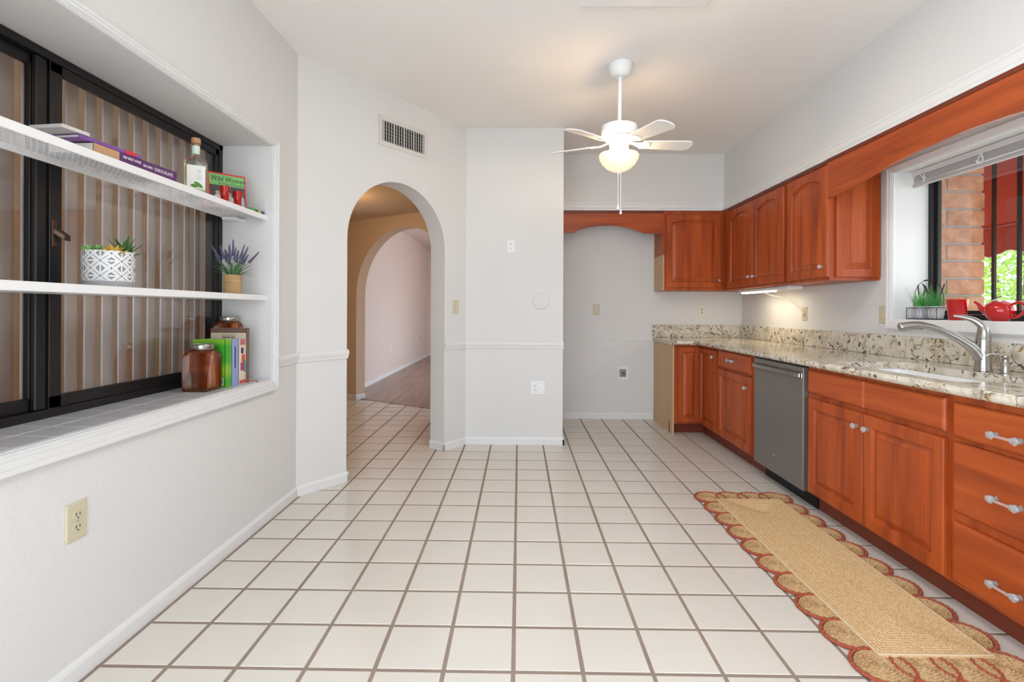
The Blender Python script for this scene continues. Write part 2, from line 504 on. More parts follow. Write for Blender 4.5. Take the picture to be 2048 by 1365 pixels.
# hall and far room beyond the arch
ZH = 2.345
s0, s1 = -1.20, 2.74
W0 = P1 + D2 * s0
struct(arched_wall(W0, D2, N2, s1 - s0, .15, 1.20, 2.86, 1.36, 2.72, 32), 'wall_hall', M_TAN)
Ai, Bi = A + AN * ATH, Bp + AN * ATH
pe = P1 + D2 * s1
hp = [tuple(Ai), tuple(Bi), (-.47, YB + .15), (XP - .15, YB + .15), (XP - .15, pe.y), tuple(W0), (-3.16, 3.3)]
struct(MB().prism(hp, ZH, ZH + .06), 'ceiling_hall', M_TAN)
struct(B(-3.30, -3.16, 3.0, 7.2, 0, ZC), 'wall_hall_left', M_TAN)
struct(B(-3.30, XL - .37, 3.10, 3.24, 0, ZC), 'wall_hall_front', M_TAN)
FX0, FX1, FY1 = -2.33, 1.05, 12.6
q0, q1 = P1 + D2 * -.9 + N2 * .07, P1 + D2 * 2.62 + N2 * .07
struct(MB().prism([tuple(q0), tuple(q1), (XP - .15, YA + .15), (FX1, YA + .15), (FX1, FY1), (q0.x, FY1)], -.06, .004), 'floor_far_room', M_PLANK)
wl = P1 + N2 * .15
struct(B(FX0 - .14, FX0, 6.72, FY1, 0, 2.8), 'wall_far_left', M_FAR)
struct(B(FX0 - .14, FX1 + .14, FY1, FY1 + .14, 0, 2.8), 'wall_far_end', M_FAR)
mb = MB()
mb.box(FX1, FX1 + .14, YA + .15, 7.4, 0, 2.8); mb.box(FX1, FX1 + .14, 10.0, FY1, 0, 2.8); mb.box(FX1, FX1 + .14, 7.4, 10.0, 0, .3); mb.box(FX1, FX1 + .14, 7.4, 10.0, 2.1, 2.8)
struct(mb, 'wall_far_right', M_FAR)
struct(MB().prism([tuple(P1 + D2 * -1.2 + N2 * .15), tuple(pe + N2 * .15), (XP - .15, YA + .15), (FX1 + .14, YA + .15), (FX1 + .14, FY1), (-3.2, FY1)], 2.74, 2.82), 'ceiling_far_room', M_FAR)
struct(B(FX0, FX0 + .014, 6.74, FY1, .004, .075), 'baseboard_far_left', M_TRIM)

# the dim room seen through the niche window
struct(B(-4.6, -4.5, .40, 3.1, 0, ZC), 'wall_side_room_far', M_ROOM)
struct(B(-4.5, XL - .37, 2.98, 3.10, 0, ZC), 'wall_side_room_end', M_ROOM)
struct(B(-4.5, XL - .37, .40, .52, 0, ZC), 'wall_side_room_front', M_ROOM)
struct(B(-4.6, XL - .37, .40, 3.24, ZC, ZC + .12), 'ceiling_side_room', M_ROOM)
struct(B(-4.6, XL - .37, .40, 3.1, -.1, -.005), 'floor_side_room', mat('side_room_carpet', (.30, .24, .19), .95))
light('side_room_fill', 'POINT', (-3.2, 1.3, 2.2), 26, (1, .78, .56), radius=.12)  # unseen light added to brighten the dim room
light('far_room_warm_fill', 'POINT', (-.6, 11.0, 2.4), 9, (1, .70, .45), radius=.1)  # unseen light added to warm the far room's walls
light('hall_lamp', 'POINT', (-1.9, 4.9, 2.15), 11, (1, .62, .30), radius=.08)

# ------------------------------------------------------------------ baseboards, chair rail
bbp = [(0, 0), (.013, 0), (.013, .048), (.009, .058), (.004, .066), (0, .066)]
def base_run(name, runs):
    mb = MB()
    for x0, y0, x1, y1, nx, ny in runs:
        strip(mb, x0, y0, x1, y1, nx, ny, bbp)
    return struct(mb, name, M_TRIM)
def ap(t, o=0.0):
    p = A + AD * t - AN * o
    return p.x, p.y
base_run('baseboard_left', [(XL, .36, XL, 3.094, 1, 0)])
a0, a1, a2, a3 = ap(-.004), ap(AT0 + .013), ap(AT1 - .013), ap(ALEN + .004)
nx, ny = -AN.x, -AN.y
b1 = A + AD * AT1; b2 = A + AD * AT1 + AN * ATH; c1 = A + AD * AT0; c2 = c1 + AN * ATH
base_run('baseboard_angled', [(*a0, *a1, nx, ny), (*a2, *a3, nx, ny), (b1.x - AN.x * .013, b1.y - AN.y * .013, b2.x, b2.y, -AD.x, -AD.y), (c1.x - AN.x * .013, c1.y - AN.y * .013, c2.x, c2.y, AD.x, AD.y)])
base_run('baseboard_back', [(Bp.x - .006, YB, XP + .013, YB, 0, -1), (XP, YB - .013, XP, YA, 1, 0)])
base_run('baseboard_alcove', [(XP, YA, 1.46, YA, 0, -1)])
hw = lambda s, o=0.0: tuple(P1 + D2 * s - N2 * o)
base_run('baseboard_hall', [(*hw(s0), *hw(.013), -N2.x, -N2.y), (*hw(0, .013), *hw(0, -.15), D2.x, D2.y)])
crp = [(0, .842), (.010, .845), (.013, .858), (.020, .872), (.024, .884), (.024, .896), (.016, .902), (.010, .907), (0, .907)]
mb = MB()
strip(mb, XL, 2.83, XL, 3.097, 1, 0, crp); e0, e1, e2, e3 = ap(-.008), ap(AT0 + .004), ap(AT1 - .004), ap(ALEN + .008)
strip(mb, *e0, *e1, nx, ny, crp); strip(mb, *e2, *e3, nx, ny, crp)
struct(mb, 'trim_2', M_TRIM)
mb = MB(); strip(mb, Bp.x - .01, YB, XP + .006, YB, 0, -1, crp)
struct(mb, 'trim_3', M_TRIM)
mb = MB(); strip(mb, XP, YA, 1.45, YA, 0, -1, [(0, .838), (.006, .838), (.006, .852), (0, .855)])
struct(mb, 'trim_4', M_WALL)

# ------------------------------------------------------------------ left niche: casing, tiled sill, window, blind
def casing(name, X, out, y0, y1, z0, z1, wt, wb, ws, m):
    """stepped picture-frame casing on a wall of constant X; out=+1/-1 is the side it stands out to"""
    mb = MB()
    for f0, f1, d in ((0, 1, .012), (.12, .9, .018), (.3, .62, .024), (.62, .86, .029)):
        def ring(a):
            return y0 - ws * a, y1 + ws * a, z0 - wb * a, z1 + wt * a
        ya0, ya1, za0, za1 = ring(f0); yb0, yb1, zb0, zb1 = ring(f1)
        x0, x1 = X, X + out * d
        mb.box(x0, x1, yb0, ya0, zb0, zb1); mb.box(x0, x1, ya1, yb1, zb0, zb1)
        mb.box(x0, x1, ya0, ya1, zb0, za0); mb.box(x0, x1, ya0, ya1, za1, zb1)
    return struct(mb, name, m)
casing('trim_5', XL, 1, NY0, NY1, NZ0 - .005, NZ1, .038, .066, .042, M_TRIM)
sill = struct(B(NX - .07, XL - .001, NY0, NY1, NZ0 - .012, NZ0 - .0025), 'sill_niche', M_SILLG)
sw_ = .128
def tile_slab(x0, x1, y0, y1, z, th=.008):
    b = .0018
    return MB().loft([[(x0, y0, z - th), (x1, y0, z - th), (x1, y1, z - th), (x0, y1, z - th)], [(x0, y0, z - b), (x1, y0, z - b), (x1, y1, z - b), (x0, y1, z - b)],
                      [(x0 + b, y0 + b, z), (x1 - b, y0 + b, z), (x1 - b, y1 - b, z), (x0 + b, y1 - b, z)]])
y = NY1
k = 0
while y > NY0 + .02:
    ya = max(y - sw_ + .003, NY0)
    for x0, x1 in ((-1.412, -1.403), (-1.548, -1.415), (-1.684, -1.551)):
        yo = 0 if x1 < -1.41 else 0
        build(tile_slab(x0, x1, ya, y, NZ0), 'tile', M_SILLT, sill)
    y -= sw_
# window of two sliding sashes
win = tag(thing('window_1', None, None, (NX, 1.8, NZ0)), kind='structure')
fy0, fy1, fz0, fz1 = NY0 + .002, NY1 - .002, NZ0 + .0005, NZ1 - .002
mb = MB(); x0, x1 = NX - .055, NX + .022
mb.box(x0, x1, fy0, fy1, fz0, fz0 + .03); mb.box(x0, x1, fy0, fy1, fz1 - .03, fz1); mb.box(x0, x1, fy0, fy0 + .03, fz0, fz1); mb.box(x0, x1, fy1 - .03, fy1, fz0, fz1)
build(mb, 'window_frame', M_BRONZE, win, .002)
def sash(y0, y1, x0, x1, s0, s1):
    mb = MB(); zb, zt = fz0 + .031, fz1 - .031
    mb.box(x0, x1, y0, y1, zb, zb + .045); mb.box(x0, x1, y0, y1, zt - .035, zt); mb.box(x0, x1, y0, y0 + s0, zb, zt); mb.box(x0, x1, y1 - s1, y1, zb, zt)
    o = build(mb, 'sash', M_BRONZE, win, .002)
    xm = (x0 + x1) / 2
    build(B(xm - .002, xm + .002, y0 + s0 - .004, y1 - s1 + .004, zb + .041, zt - .031), 'pane', M_PANE, o)
    return o
sash(1.745, fy1 - .031, NX - .003, NX + .018, .048, .028)
ls = sash(fy0 + .031, 1.742, NX - .030, NX - .008, .028, .045)
build(B(NX - .008, NX + .012, 1.70, 1.742, fz0 + .031, fz1 - .031), 'meeting_stile', M_BRONZE, win, .004)
mb = MB().box(NX + .012, NX + .022, 1.752, 1.772, 1.40, 1.50)
mb.loft([[(NX + .020, 1.755, 1.45), (NX + .020, 1.785, 1.45), (NX + .020, 1.785, 1.47), (NX + .020, 1.755, 1.47)], [(NX + .045, 1.775, 1.425), (NX + .045, 1.80, 1.425), (NX + .045, 1.80, 1.447), (NX + .045, 1.775, 1.447)]])
build(mb, 'latch', mat('bronze_latch', (.09, .05, .035), .35, metal=.7), win, .002)

bl = thing('vertical_blind', 'pinkish-tan vertical blind hanging behind the dark-framed niche window', 'blind', (NX - .15, 1.8, .45))
build(B(NX - .175, NX - .125, NY0 - .1, NY1 + .1, 2.145, 2.18), 'head_rail', M_PLATEW, bl)
va = math.radians(73)
vane_c = .0885
k = 0
y = 2.90
while y > .80:
    mb = MB(); n = 6; hw_ = .0445
    pts = []
    for i in range(n + 1):
        u = -1 + 2 * i / n
        pts.append((u * hw_, .006 * (1 - u * u)))
    ring = [(p[0], p[1] - .0007) for p in pts] + [(p[0], p[1] + .0007) for p in reversed(pts)]
    ca, sa = math.cos(va), math.sin(va)
    R_ = [(NX - .15 + (a * -ca + b * sa), y + (a * sa + b * ca)) for a, b in ring]
    mb.prism(R_, .46, 2.145)
    vo = build(mb, 'vane', M_VANE, bl)
    ex, ey = NX - .15 + hw_ * ca, y - hw_ * sa
    build(MB().tube([(ex, ey, .46), (ex, ey, 2.145)], .0036, 6), 'vane_highlight_bead', M_VHIGHLIGHT, vo)  # added bead; the highlight along the vane is put into its pale colour
    y -= vane_c

# shelves
sh = thing('wire_shelf', 'white wire mesh shelf across the top of the wall niche', 'shelf', (-1.535, 1.8, 1.68))
SX0, SX1 = -1.645, -1.425
mb = MB().box(SX1 - .012, SX1, NY0 + .001, NY1 - .001, 1.679, 1.708)
build(mb, 'front_rail', M_WHITE, sh, .002)
build(B(SX0, SX0 + .012, NY0 + .001, NY1 - .001, 1.685, 1.706), 'back_rail', M_WHITE, sh, .002)
mb = MB(); st = .021; zz = 1.7015
d = SX1 - SX0 - .022
y = NY0 - d
while y < NY1:
    for sgn in (1, -1):
        a = (SX0 + .011, y if sgn > 0 else y + d); b = (SX1 - .011, y + d if sgn > 0 else y)
        # clip to niche length
        (xa, ya), (xb, yb) = a, b
        lo, hi = NY0 + .003, NY1 - .003
        if max(ya, yb) < lo or min(ya, yb) > hi: continue
        def at(yy): return xa + (xb - xa) * (yy - ya) / (yb - ya)
        if ya < lo: xa, ya = at(lo), lo
        if yb < lo: xb, yb = at(lo), lo
        if ya > hi: xa, ya = at(hi), hi
        if yb > hi: xb, yb = at(hi), hi
        if abs(xa - xb) < .004: continue
        t = Vector((xb - xa, yb - ya)).normalized() ; nn = Vector((-t.y, t.x)) * .0010
        z = zz if sgn > 0 else zz + .0022
        mb.loft([[(xa + nn.x, ya + nn.y, z), (xa - nn.x, ya - nn.y, z), (xa - nn.x, ya - nn.y, z + .0016), (xa + nn.x, ya + nn.y, z + .0016)],
                 [(xb + nn.x, yb + nn.y, z), (xb - nn.x, yb - nn.y, z), (xb - nn.x, yb - nn.y, z + .0016), (xb + nn.x, yb + nn.y, z + .0016)]])
    y += st
o = build(mb, 'wire_mesh', M_WHITE, sh); o['kind'] = 'stuff'
build(B(SX0 + .02, SX0 + .10, NY1 - .10, NY1 - .001, 1.668, 1.684), 'bracket', M_WHITE, sh, .003)
build(B(SX0, -1.425, NY0 + .001, NY1 - .001, 1.229, 1.258), 'board_shelf', M_WHITE, None, .002)
tag(bpy.data.objects['board_shelf'], 'plain white board shelf holding the two potted plants in the niche', 'shelf')

# ------------------------------------------------------------------ things on the shelves
def book(name, label, P, ux, uy, w_, d_, t_, cover, spine=None, group=None, cov_t=.0025, extra=None):
    """lying or standing book: P corner, ux spine direction (length w_), uy into the book (depth d_), thickness along ux x uy"""
    ux = Vector(ux).normalized(); uy = Vector(uy).normalized(); uz = ux.cross(uy).normalized()
    M = basis(P, ux, uy, uz)
    base = thing(name, label, 'book', tuple(M @ Vector((w_ / 2, d_ / 2, 0))), group)
    mb = MB().box(0, w_, 0, d_, 0, cov_t).box(0, w_, 0, d_, t_ - cov_t, t_)
    build(mb.xf(M), 'cover', cover, base, .0006)
    build(MB().box(0, w_, -.0015, .002, 0, t_).xf(M), 'spine', spine or cover, base, .0008)
    build(MB().box(.003, w_ - .003, .002, d_ - .004, cov_t, t_ - cov_t).xf(M), 'page_block', M_PAGES, base)
    return base, M
def letters(base, M, s, size, m, x, y, z, ax='LEFT', shear=0.0, rot=None, name='lettering', sx=1.0):
    t = text_mb(s, size, .0004, ax, shear)
    L = Matrix.Translation((x, y, z)) @ (rot or Matrix.Identity(4)) @ Matrix.Diagonal((sx, 1, 1, 1))
    return build(t.xf(M @ L), name, m, base)
def flat(base, M, x0, x1, y0, y1, z, m, name='print', th=.0006):
    return build(MB().box(x0, x1, y0, y1, z - th, z + th).xf(M), name, m, base)
C_PURP = mat('purple_cover', (.10, .025, .14), .4)
C_WHITE = mat('white_print', (.85, .83, .78), .5)
C_CHOC = mat('chocolate_print', (.12, .04, .025), .4)
C_TANP = mat('tan_print', (.55, .32, .17), .5)
Zs = 1.709
# chocolate book: spine towards the room
by0, by1 = 1.655, 2.035
b1_, M1 = book('cookbook', 'thick cookbook with purple CHOCOLATE spine lying flat on the wire shelf', (-1.447, by0, Zs), (.06, 1, 0), (-1, .06, 0), .375, .17, .036, mat('dark_cover', (.06, .03, .06), .35), C_PURP)
SPR = Matrix(((1, 0, 0, 0), (0, 0, -1, 0), (0, 1, 0, 0), (0, 0, 0, 1)))
flat(b1_, M1 @ SPR, .0, .10, .003, .033, .0019, C_TANP, 'cover_picture')
letters(b1_, M1, '500 BEST-EVER', .0125, C_WHITE, .115, -.0024, .0175, rot=SPR)
letters(b1_, M1, 'RECIPES', .0125, C_WHITE, .205, -.0024, .0125, rot=SPR)
letters(b1_, M1, 'CHOCOLATE', .0185, C_WHITE, .258, -.0024, .011, rot=SPR, sx=.86)
b2_, M2 = book('recipe_booklet', 'thin purple and white booklet lying on top of the chocolate cookbook', (-1.462, 1.615, Zs + .0368), (.12, 1, 0), (-1, .12, 0), .24, .15, .013, mat('lilac_cover', (.20, .07, .33), .35), mat('lilac_cover', (.2, .07, .33)), None)
build(MB().box(-.055, .035, -.004, .12, .0145, .026).xf(M2), 'loose_leaves', mat('grey_leaves', (.62, .60, .58), .6), b2_)
build(MB().box(.17, .215, -.003, .02, .0005, .0135).xf(M2), 'corner_print', mat('red_print', (.6, .03, .05), .4), b2_)

# tequila-style bottle
bc = (-1.497, 2.262, Zs)
bt = thing('glass_bottle', 'clear glass bottle with cork stopper and white label showing green peppers', 'bottle', bc)
def sup(hx, hy, rr, z, n=28):
    out = []
    for i in range(n):
        a = 2 * math.pi * i / n
        c_, s_ = math.cos(a), math.sin(a)
        e = 2 / rr
        out.append((math.copysign(abs(c_) ** e, c_) * hx, math.copysign(abs(s_) ** e, s_) * hy, z))
    return out
ang = Matrix.Translation(bc) @ Matrix.Rotation(math.radians(36), 4, 'Z')
rings = [sup(.040, .022, 5, .0), sup(.043, .025, 5, .004), sup(.045, .026, 5, .06), sup(.046, .026, 5, .14), sup(.042, .024, 4, .155), sup(.026, .02, 2.6, .166), sup(.0165, .0165, 2, .174), sup(.0155, .0155, 2, .20), sup(.016, .016, 2, .224), sup(.018, .018, 2, .227), sup(.018, .018, 2, .233)]
build(MB().loft(rings).xf(ang), 'body', M_GLASS, bt, smooth=True)
build(MB().lathe([(.013, .215), (.0145, .234), (.019, .235), (.0195, .238), (.0195, .254), (.018, .258)], seg=20).xf(ang), 'cork', mat('cork', (.50, .27, .13), .8, var=(60, .2)), bt, smooth=True)
build(MB().lathe([(.0163, .184), (.0163, .222)], seg=20, cap=False).xf(ang), 'neck_label', mat('neck_paper', (.66, .74, .64), .6), bt, smooth=True)
lab = build(MB().box(-.036, .036, -.0268, -.0262, .012, .128).xf(ang), 'label', mat('label_paper', (.80, .80, .76), .7), bt)
def pepper(cx, cz, l_, r_, rot):
    mb = MB(); n = 8
    rg = []
    for i in range(n + 1):
        t = i / n; r = r_ * (math.sin(math.pi * min(1, t * .9 + .08)) ** .7)
        rg.append([(t * l_ - l_ / 2, -.0272 - .0006 * math.cos(2 * math.pi * k / 8), r * math.sin(2 * math.pi * k / 8)) for k in range(8)])
    mb.loft(rg)
    return mb.xf(ang @ Matrix.Translation((cx, 0, cz)) @ Matrix.Rotation(math.radians(rot), 4, 'Y'))
PG = mat('pepper_green', (.10, .26, .04), .6)
build(pepper(.010, .040, .040, .009, 35), 'pepper_print', PG, lab)
build(pepper(-.006, .034, .030, .008, 8), 'pepper_print', PG, lab)
build(MB().box(-.036, .036, -.0272, -.0266, .012, .022).xf(ang), 'label_foot', mat('pale_green_print', (.45, .60, .30), .6), lab)
for i, (w_, zz_) in enumerate(((.014, .107), (.018, .101), (.014, .095), (.026, .082), (.022, .075), (.024, .066))):
    build(MB().box(.012 - w_ / 2, .012 + w_ / 2, -.0272, -.0266, zz_, zz_ + .0016).xf(ang), 'small_print', mat('grey_print', (.30, .32, .30), .7), lab)

# wild women book, propped up facing the room
P_, Q_ = Vector((-1.598, 2.468)), Vector((-1.452, 2.614))
dx_ = (Q_ - P_).normalized()
ux = Vector((dx_.x, dx_.y, 0)); back = Vector((-dx_.y, dx_.x, 0)) ; lean = math.radians(12)
uy = (Vector((0, 0, 1)) * math.cos(lean) + back * math.sin(lean)).normalized()
uzv = ux.cross(uy)   # towards the viewer
wb_ = thing('cookbook', 'red-edged Wild Women cookbook propped upright behind two red shot glasses', 'book', (P_.x, P_.y, Zs))
Mw = basis((P_.x, P_.y, Zs + .001), ux, uy, uzv)
build(MB().box(0, .205, 0, .185, -.018, -.0155).box(0, .205, 0, .185, -.0025, 0).box(0, .0025, 0, .185, -.018, 0).xf(Mw), 'cover', mat('red_cover', (.62, .045, .05), .3), wb_, .0005)
build(MB().box(.003, .20, .003, .182, -.0155, -.0025).xf(Mw), 'page_block', M_PAGES, wb_)
flat(wb_, Mw, .0, .032, .0, .178, .0004, mat('orange_print', (.75, .12, .03), .35), 'orange_band')
flat(wb_, Mw, .034, .198, .115, .175, .0004, mat('leaf_green_print', (.22, .55, .17), .35), 'green_band')
flat(wb_, Mw, .034, .198, .006, .115, .0004, mat('charcoal_print', (.06, .06, .07), .35), 'cover_picture')
for (x0, x1, y0, y1, cc) in ((.05, .09, .0062, .085, (.62, .60, .60)), (.105, .145, .0062, .08, (.66, .62, .60)), (.15, .195, .0062, .095, (.40, .58, .72))):
    mbf = MB().lathe([(.5, 0), (.48, .6), (.2, .78), (.0, .8)], seg=10)
    mbf = MB().loft([[(x0 + (x1 - x0) * u, y0 + (y1 - y0) * v, .0008) for u, v in ((0, 0), (1, 0), (.95, .6), (.6, .75), (.4, .75), (.05, .6))], [(x0 + (x1 - x0) * u, y0 + (y1 - y0) * v, .0014) for u, v in ((0, 0), (1, 0), (.95, .6), (.6, .75), (.4, .75), (.05, .6))]])
    build(mbf.xf(Mw), 'figure_print', mat('figure_print_%d' % int(cc[2] * 100), cc, .4), wb_)
    build(MB().lathe([(.0, 0), (.011, 0), (.011, .0014), (0, .0014)], ((x0 + x1) / 2, y0 + (y1 - y0) * .86, 0), 12).xf(Mw), 'face_print', mat('skin_print', (.55, .32, .22), .5), wb_)
BLK = mat('black_ink', (.012, .012, .012), .4)
letters(wb_, Mw, 'Wild Women', .040, BLK, .040, .138, .0014, shear=.25, sx=.72)
letters(wb_, Mw, 'IN THE KITCHEN', .016, BLK, .075, .119, .0014, sx=1.0)
# shot glasses
def shot(loc, label):
    t = thing('shot_glass', label, 'glass', loc, 'red shot glasses on the wire shelf')
    prof = [(.0, 0), (.0175, 0), (.018, .004), (.0172, .02), (.0185, .045), (.0245, .074), (.0228, .074), (.0165, .045), (.0150, .02), (.014, .010), (0, .010)]
    build(MB().lathe(prof, loc, 24, False, flute=(12, .03)), 'bowl', M_REDG, t, smooth=True)
    return t
shot((-1.452, 2.412, Zs), 'faceted red shot glass on the wire shelf, beside the bottle')
shot((-1.452, 2.524, Zs), 'faceted red shot glass on the wire shelf, nearer the niche corner')
# small colourful book lying flat in the corner
cb = thing('notebook', 'small green notebook with yellow and blue spine ends flat in the niche corner', 'book', (-1.50, 2.70, Zs))
build(B(-1.535, -1.437, 2.632, 2.757, Zs, Zs + .017), 'cover', mat('kelly_green', (.10, .42, .12), .4), cb, .001)
build(B(-1.5375, -1.4355, 2.7005, 2.716, Zs - .0003, Zs + .0175), 'yellow_band', mat('yellow_print', (.75, .48, .04), .4), cb)
build(B(-1.5375, -1.4355, 2.733, 2.758, Zs - .0003, Zs + .0175), 'blue_band', mat('blue_print', (.05, .06, .30), .4), cb)
build(B(-1.437, -1.4355, 2.665, 2.69, Zs + .004, Zs + .013), 'dark_print', BLK, cb)

# ---- succulents in a patterned pot
def leaf_mb(base, dirv, length, width, thick=.18, curl=.0, n=5, tip=1.0, up=Vector((0, 0, 1)), shape=None):
    d = Vector(dirv).normalized(); s = d.cross(up)
    if s.length < .05: s = d.cross(Vector((1, 0, 0)))
    s.normalize(); u = s.cross(d).normalized()
    rings = []
    for i in range(n + 1):
        t = i / n
        wd = width * ((math.sin(math.pi * (.18 + .82 * t)) ** .8) if shape is None else shape(t))
        wd = max(wd, width * .02)
        c = Vector(base) + d * (length * t) + u * (curl * length * t * t)
        rings.append([tuple(c + s * wd * .5), tuple(c + u * wd * thick * .9), tuple(c - s * wd * .5), tuple(c - u * wd * thick)])
    return MB().loft(rings)
pc = (-1.535, 1.826, 1.2585)
pt = thing('planter', 'oval white and grey patterned pot of mixed succulents on the board shelf', 'plant', pc)
R_P, H_P = .080, .132
def mat_aztec():
    m = bpy.data.materials.new('aztec_glaze'); m.use_nodes = True
    b = m.node_tree.nodes['Principled BSDF']; b.inputs['Base Color'].default_value = (.80, .80, .80, 1); b.inputs['Roughness'].default_value = .7
    return m
M_AZ = mat_aztec()
M_CONC = mat('grey_concrete', (.36, .36, .36), .8, var=(30, .2))
build(MB().lathe([(.0, 0), (R_P * .955, 0), (R_P * .965, .004), (R_P * .975, .021), (R_P * .975, .0212)], pc, 40, False), 'concrete_foot', M_CONC, pt, smooth=True)
build(MB().lathe([(R_P * .985, .021), (R_P, .10), (R_P, H_P), (R_P * .93, H_P), (R_P * .90, .115), (0, .115)], pc, 40, False), 'pot', M_AZ, pt, smooth=True)
# raised-out pattern: diamonds of triangles, squares and ticks wrapped on the cylinder
def wrap_poly(pts2, r, mbp, th=.0008):
    def P(u, v, k):
        a = u / R_P
        rr = r * (.985 + .015 * min(1, (v - .021) / .08)) + k
        return (pc[0] + rr * math.cos(a), pc[1] + rr * math.sin(a), pc[2] + v)
    mbp.loft([[P(u, v, -.0004) for u, v in pts2], [P(u, v, th) for u, v in pts2]])
mbp = MB()
circ = 2 * math.pi * R_P; nu = 8; du = circ / nu; dv = .0545
for iu in range(nu):
    for iv in range(-1, 3):
        for par in (0, 1):
            cu = du * (iu + .5 * par); cv = .0215 + .018 + dv * (iv + .5 * par)
            def clipv(pl):
                return all(.0225 <= v <= H_P - .001 for _, v in pl)
            def put(pl):
                pl = [(u, min(max(v, .0222), H_P - .0008)) for u, v in pl]
                vs = [v for _, v in pl]
                if max(vs) - min(vs) > .0008: wrap_poly(pl, R_P, mbp)
            if par == 0:
                put([(cu - .0125, cv + .003), (cu + .0125, cv + .003), (cu, cv + .0135)])
                put([(cu - .0125, cv - .003), (cu, cv - .0135), (cu + .0125, cv - .003)])
            else:
                put([(cu + .003, cv - .0125), (cu + .014, cv), (cu + .003, cv + .0125)])
                put([(cu - .003, cv - .0125), (cu - .003, cv + .0125), (cu - .014, cv)])
            # squares where the diamonds meet
            put([(cu - .005 + du / 2, cv), (cu + du / 2, cv - .005), (cu + .005 + du / 2, cv), (cu + du / 2, cv + .005)])
            for sx_ in (-1, 1):
                for sy_ in (-1, 1):
                    for q in (.3, .42, .54, .66, .78):
                        u0 = cu + sx_ * du / 2 * q; v0 = cv + sy_ * dv / 2 * (1 - q)
                        if par == 0:
                            put([(u0 - .0012, v0 - .0022), (u0 + .0014, v0 - .0016), (u0 + .0012, v0 + .0022), (u0 - .0014, v0 + .0016)])
build(mbp, 'incised_pattern', mat('grey_glaze', (.27, .27, .28), .7), pt)['kind'] = 'stuff'
build(MB().lathe([(0, .1155), (.071, .1155), (.071, .117), (0, .117)], pc, 20), 'soil', mat('moss_soil', (.06, .07, .03), .95), pt)
G_DK = mat('agave_green', (.055, .17, .045), .45, var=(20, .3)); G_LT = mat('jade_green', (.20, .42, .13), .45, var=(30, .3)); G_YL = mat('golden_succulent', (.58, .40, .06), .45, var=(25, .3))
zt = pc[2] + .117
pb = lambda t: (.75 + .9 * t) * (1 - t) ** .75 * 1.0
ac = Vector((pc[0] + .030, pc[1] + .034, zt - .006))
for i in range(20):
    tier = i / 20; a = i * 2.399
    el = .35 + 1.05 * tier
    d = Vector((math.cos(a) * math.cos(el), math.sin(a) * math.cos(el), math.sin(el)))
    build(leaf_mb(ac + Vector((0, 0, .012 * tier)), d, .072 + .016 * math.sin(i * 1.7), .024, .12, -.08, 5, shape=pb), 'leaf', G_DK, pt)
yc = Vector((pc[0] + .042, pc[1] - .030, zt + .002))
for i in range(14):
    a = i * 2.399; el = .18 + .75 * (i / 14)
    d = Vector((math.cos(a) * math.cos(el), math.sin(a) * math.cos(el), math.sin(el)))
    build(leaf_mb(yc, d, .060 - .018 * i / 14, .027, .16, .10, 5, shape=pb), 'leaf', G_YL, pt)
for jc in ((pc[0] - .012, pc[1] - .036, zt), (pc[0] - .025, pc[1] - .062, zt - .004), (pc[0] - .03, pc[1] - .008, zt)):
    for i in range(12):
        a = i * 2.399; el = .25 + 1.0 * (i / 12)
        d = Vector((math.cos(a) * math.cos(el), math.sin(a) * math.cos(el), math.sin(el)))
        build(leaf_mb(Vector(jc) + Vector((0, 0, .012)), d, .030, .015, .25, .1, 4), 'leaf', G_LT, pt)

# ---- lavender in a burlap pot
lc = (-1.492, 2.55, 1.2585)
lp = thing('lavender_plant', 'small lavender plant in a burlap-wrapped pot tied with twine', 'plant', lc)
M_BURL = mat('burlap', (.50, .31, .15), .9, bump=(300, .8, .003), var=(200, .25))
build(MB().lathe([(0, 0), (.040, 0), (.042, .003), (.043, .05), (.0415, .068), (.044, .09), (.0435, .098), (.040, .098), (.038, .088), (0, .088)], lc, 28, False, flute=(7, .015)), 'pot', M_BURL, lp, smooth=True)
M_TWINE = mat('twine', (.62, .42, .20), .9)
build(MB().tube([(lc[0] + .0435 * math.cos(2 * math.pi * i / 24), lc[1] + .0435 * math.sin(2 * math.pi * i / 24), lc[2] + .069) for i in range(24)], .0018, 6, True), 'twine_band', M_TWINE, lp, smooth=True)
fd = Vector((.62, -.78, 0)); sd = Vector((.78, .62, 0)); f0 = Vector(lc) + fd * .0455 + Vector((0, 0, .069))
for sg in (-1, 1):
    build(MB().tube(smooth_path([f0, f0 + sd * .018 * sg + Vector((0, 0, .009)), f0 + sd * .026 * sg + Vector((0, 0, -.002)), f0 + sd * .010 * sg + Vector((0, 0, -.004)), f0]), .0014, 5), 'bow_loop', M_TWINE, lp, smooth=True)
    build(MB().tube(smooth_path([f0, f0 + sd * .012 * sg + Vector((0, 0, -.02)), f0 + sd * .020 * sg + fd * .002 + Vector((0, 0, -.048))]), .0014, 5), 'bow_end', M_TWINE, lp, smooth=True)
M_LAV = mat('lavender_bloom', (.12, .115, .20), .8, var=(80, .4)); M_LST = mat('lavender_stem', (.09, .17, .08), .7)
top = Vector((lc[0], lc[1], lc[2] + .09))
rl = random.Random(3)
for i in range(38):
    a = i * 2.399; el = rl.uniform(.35, 1.35)
    d = Vector((math.cos(a) * math.cos(el), math.sin(a) * math.cos(el), math.sin(el)))
    b0 = top + Vector((math.cos(a), math.sin(a), 0)) * .018
    build(leaf_mb(b0, d, rl.uniform(.065, .115), .0145, .12, -.30, 5, shape=pb), 'leaf', mat('lavender_leaf_%d' % (i % 2), ((.06, .16, .07), (.15, .27, .12))[i % 2], .6), lp)
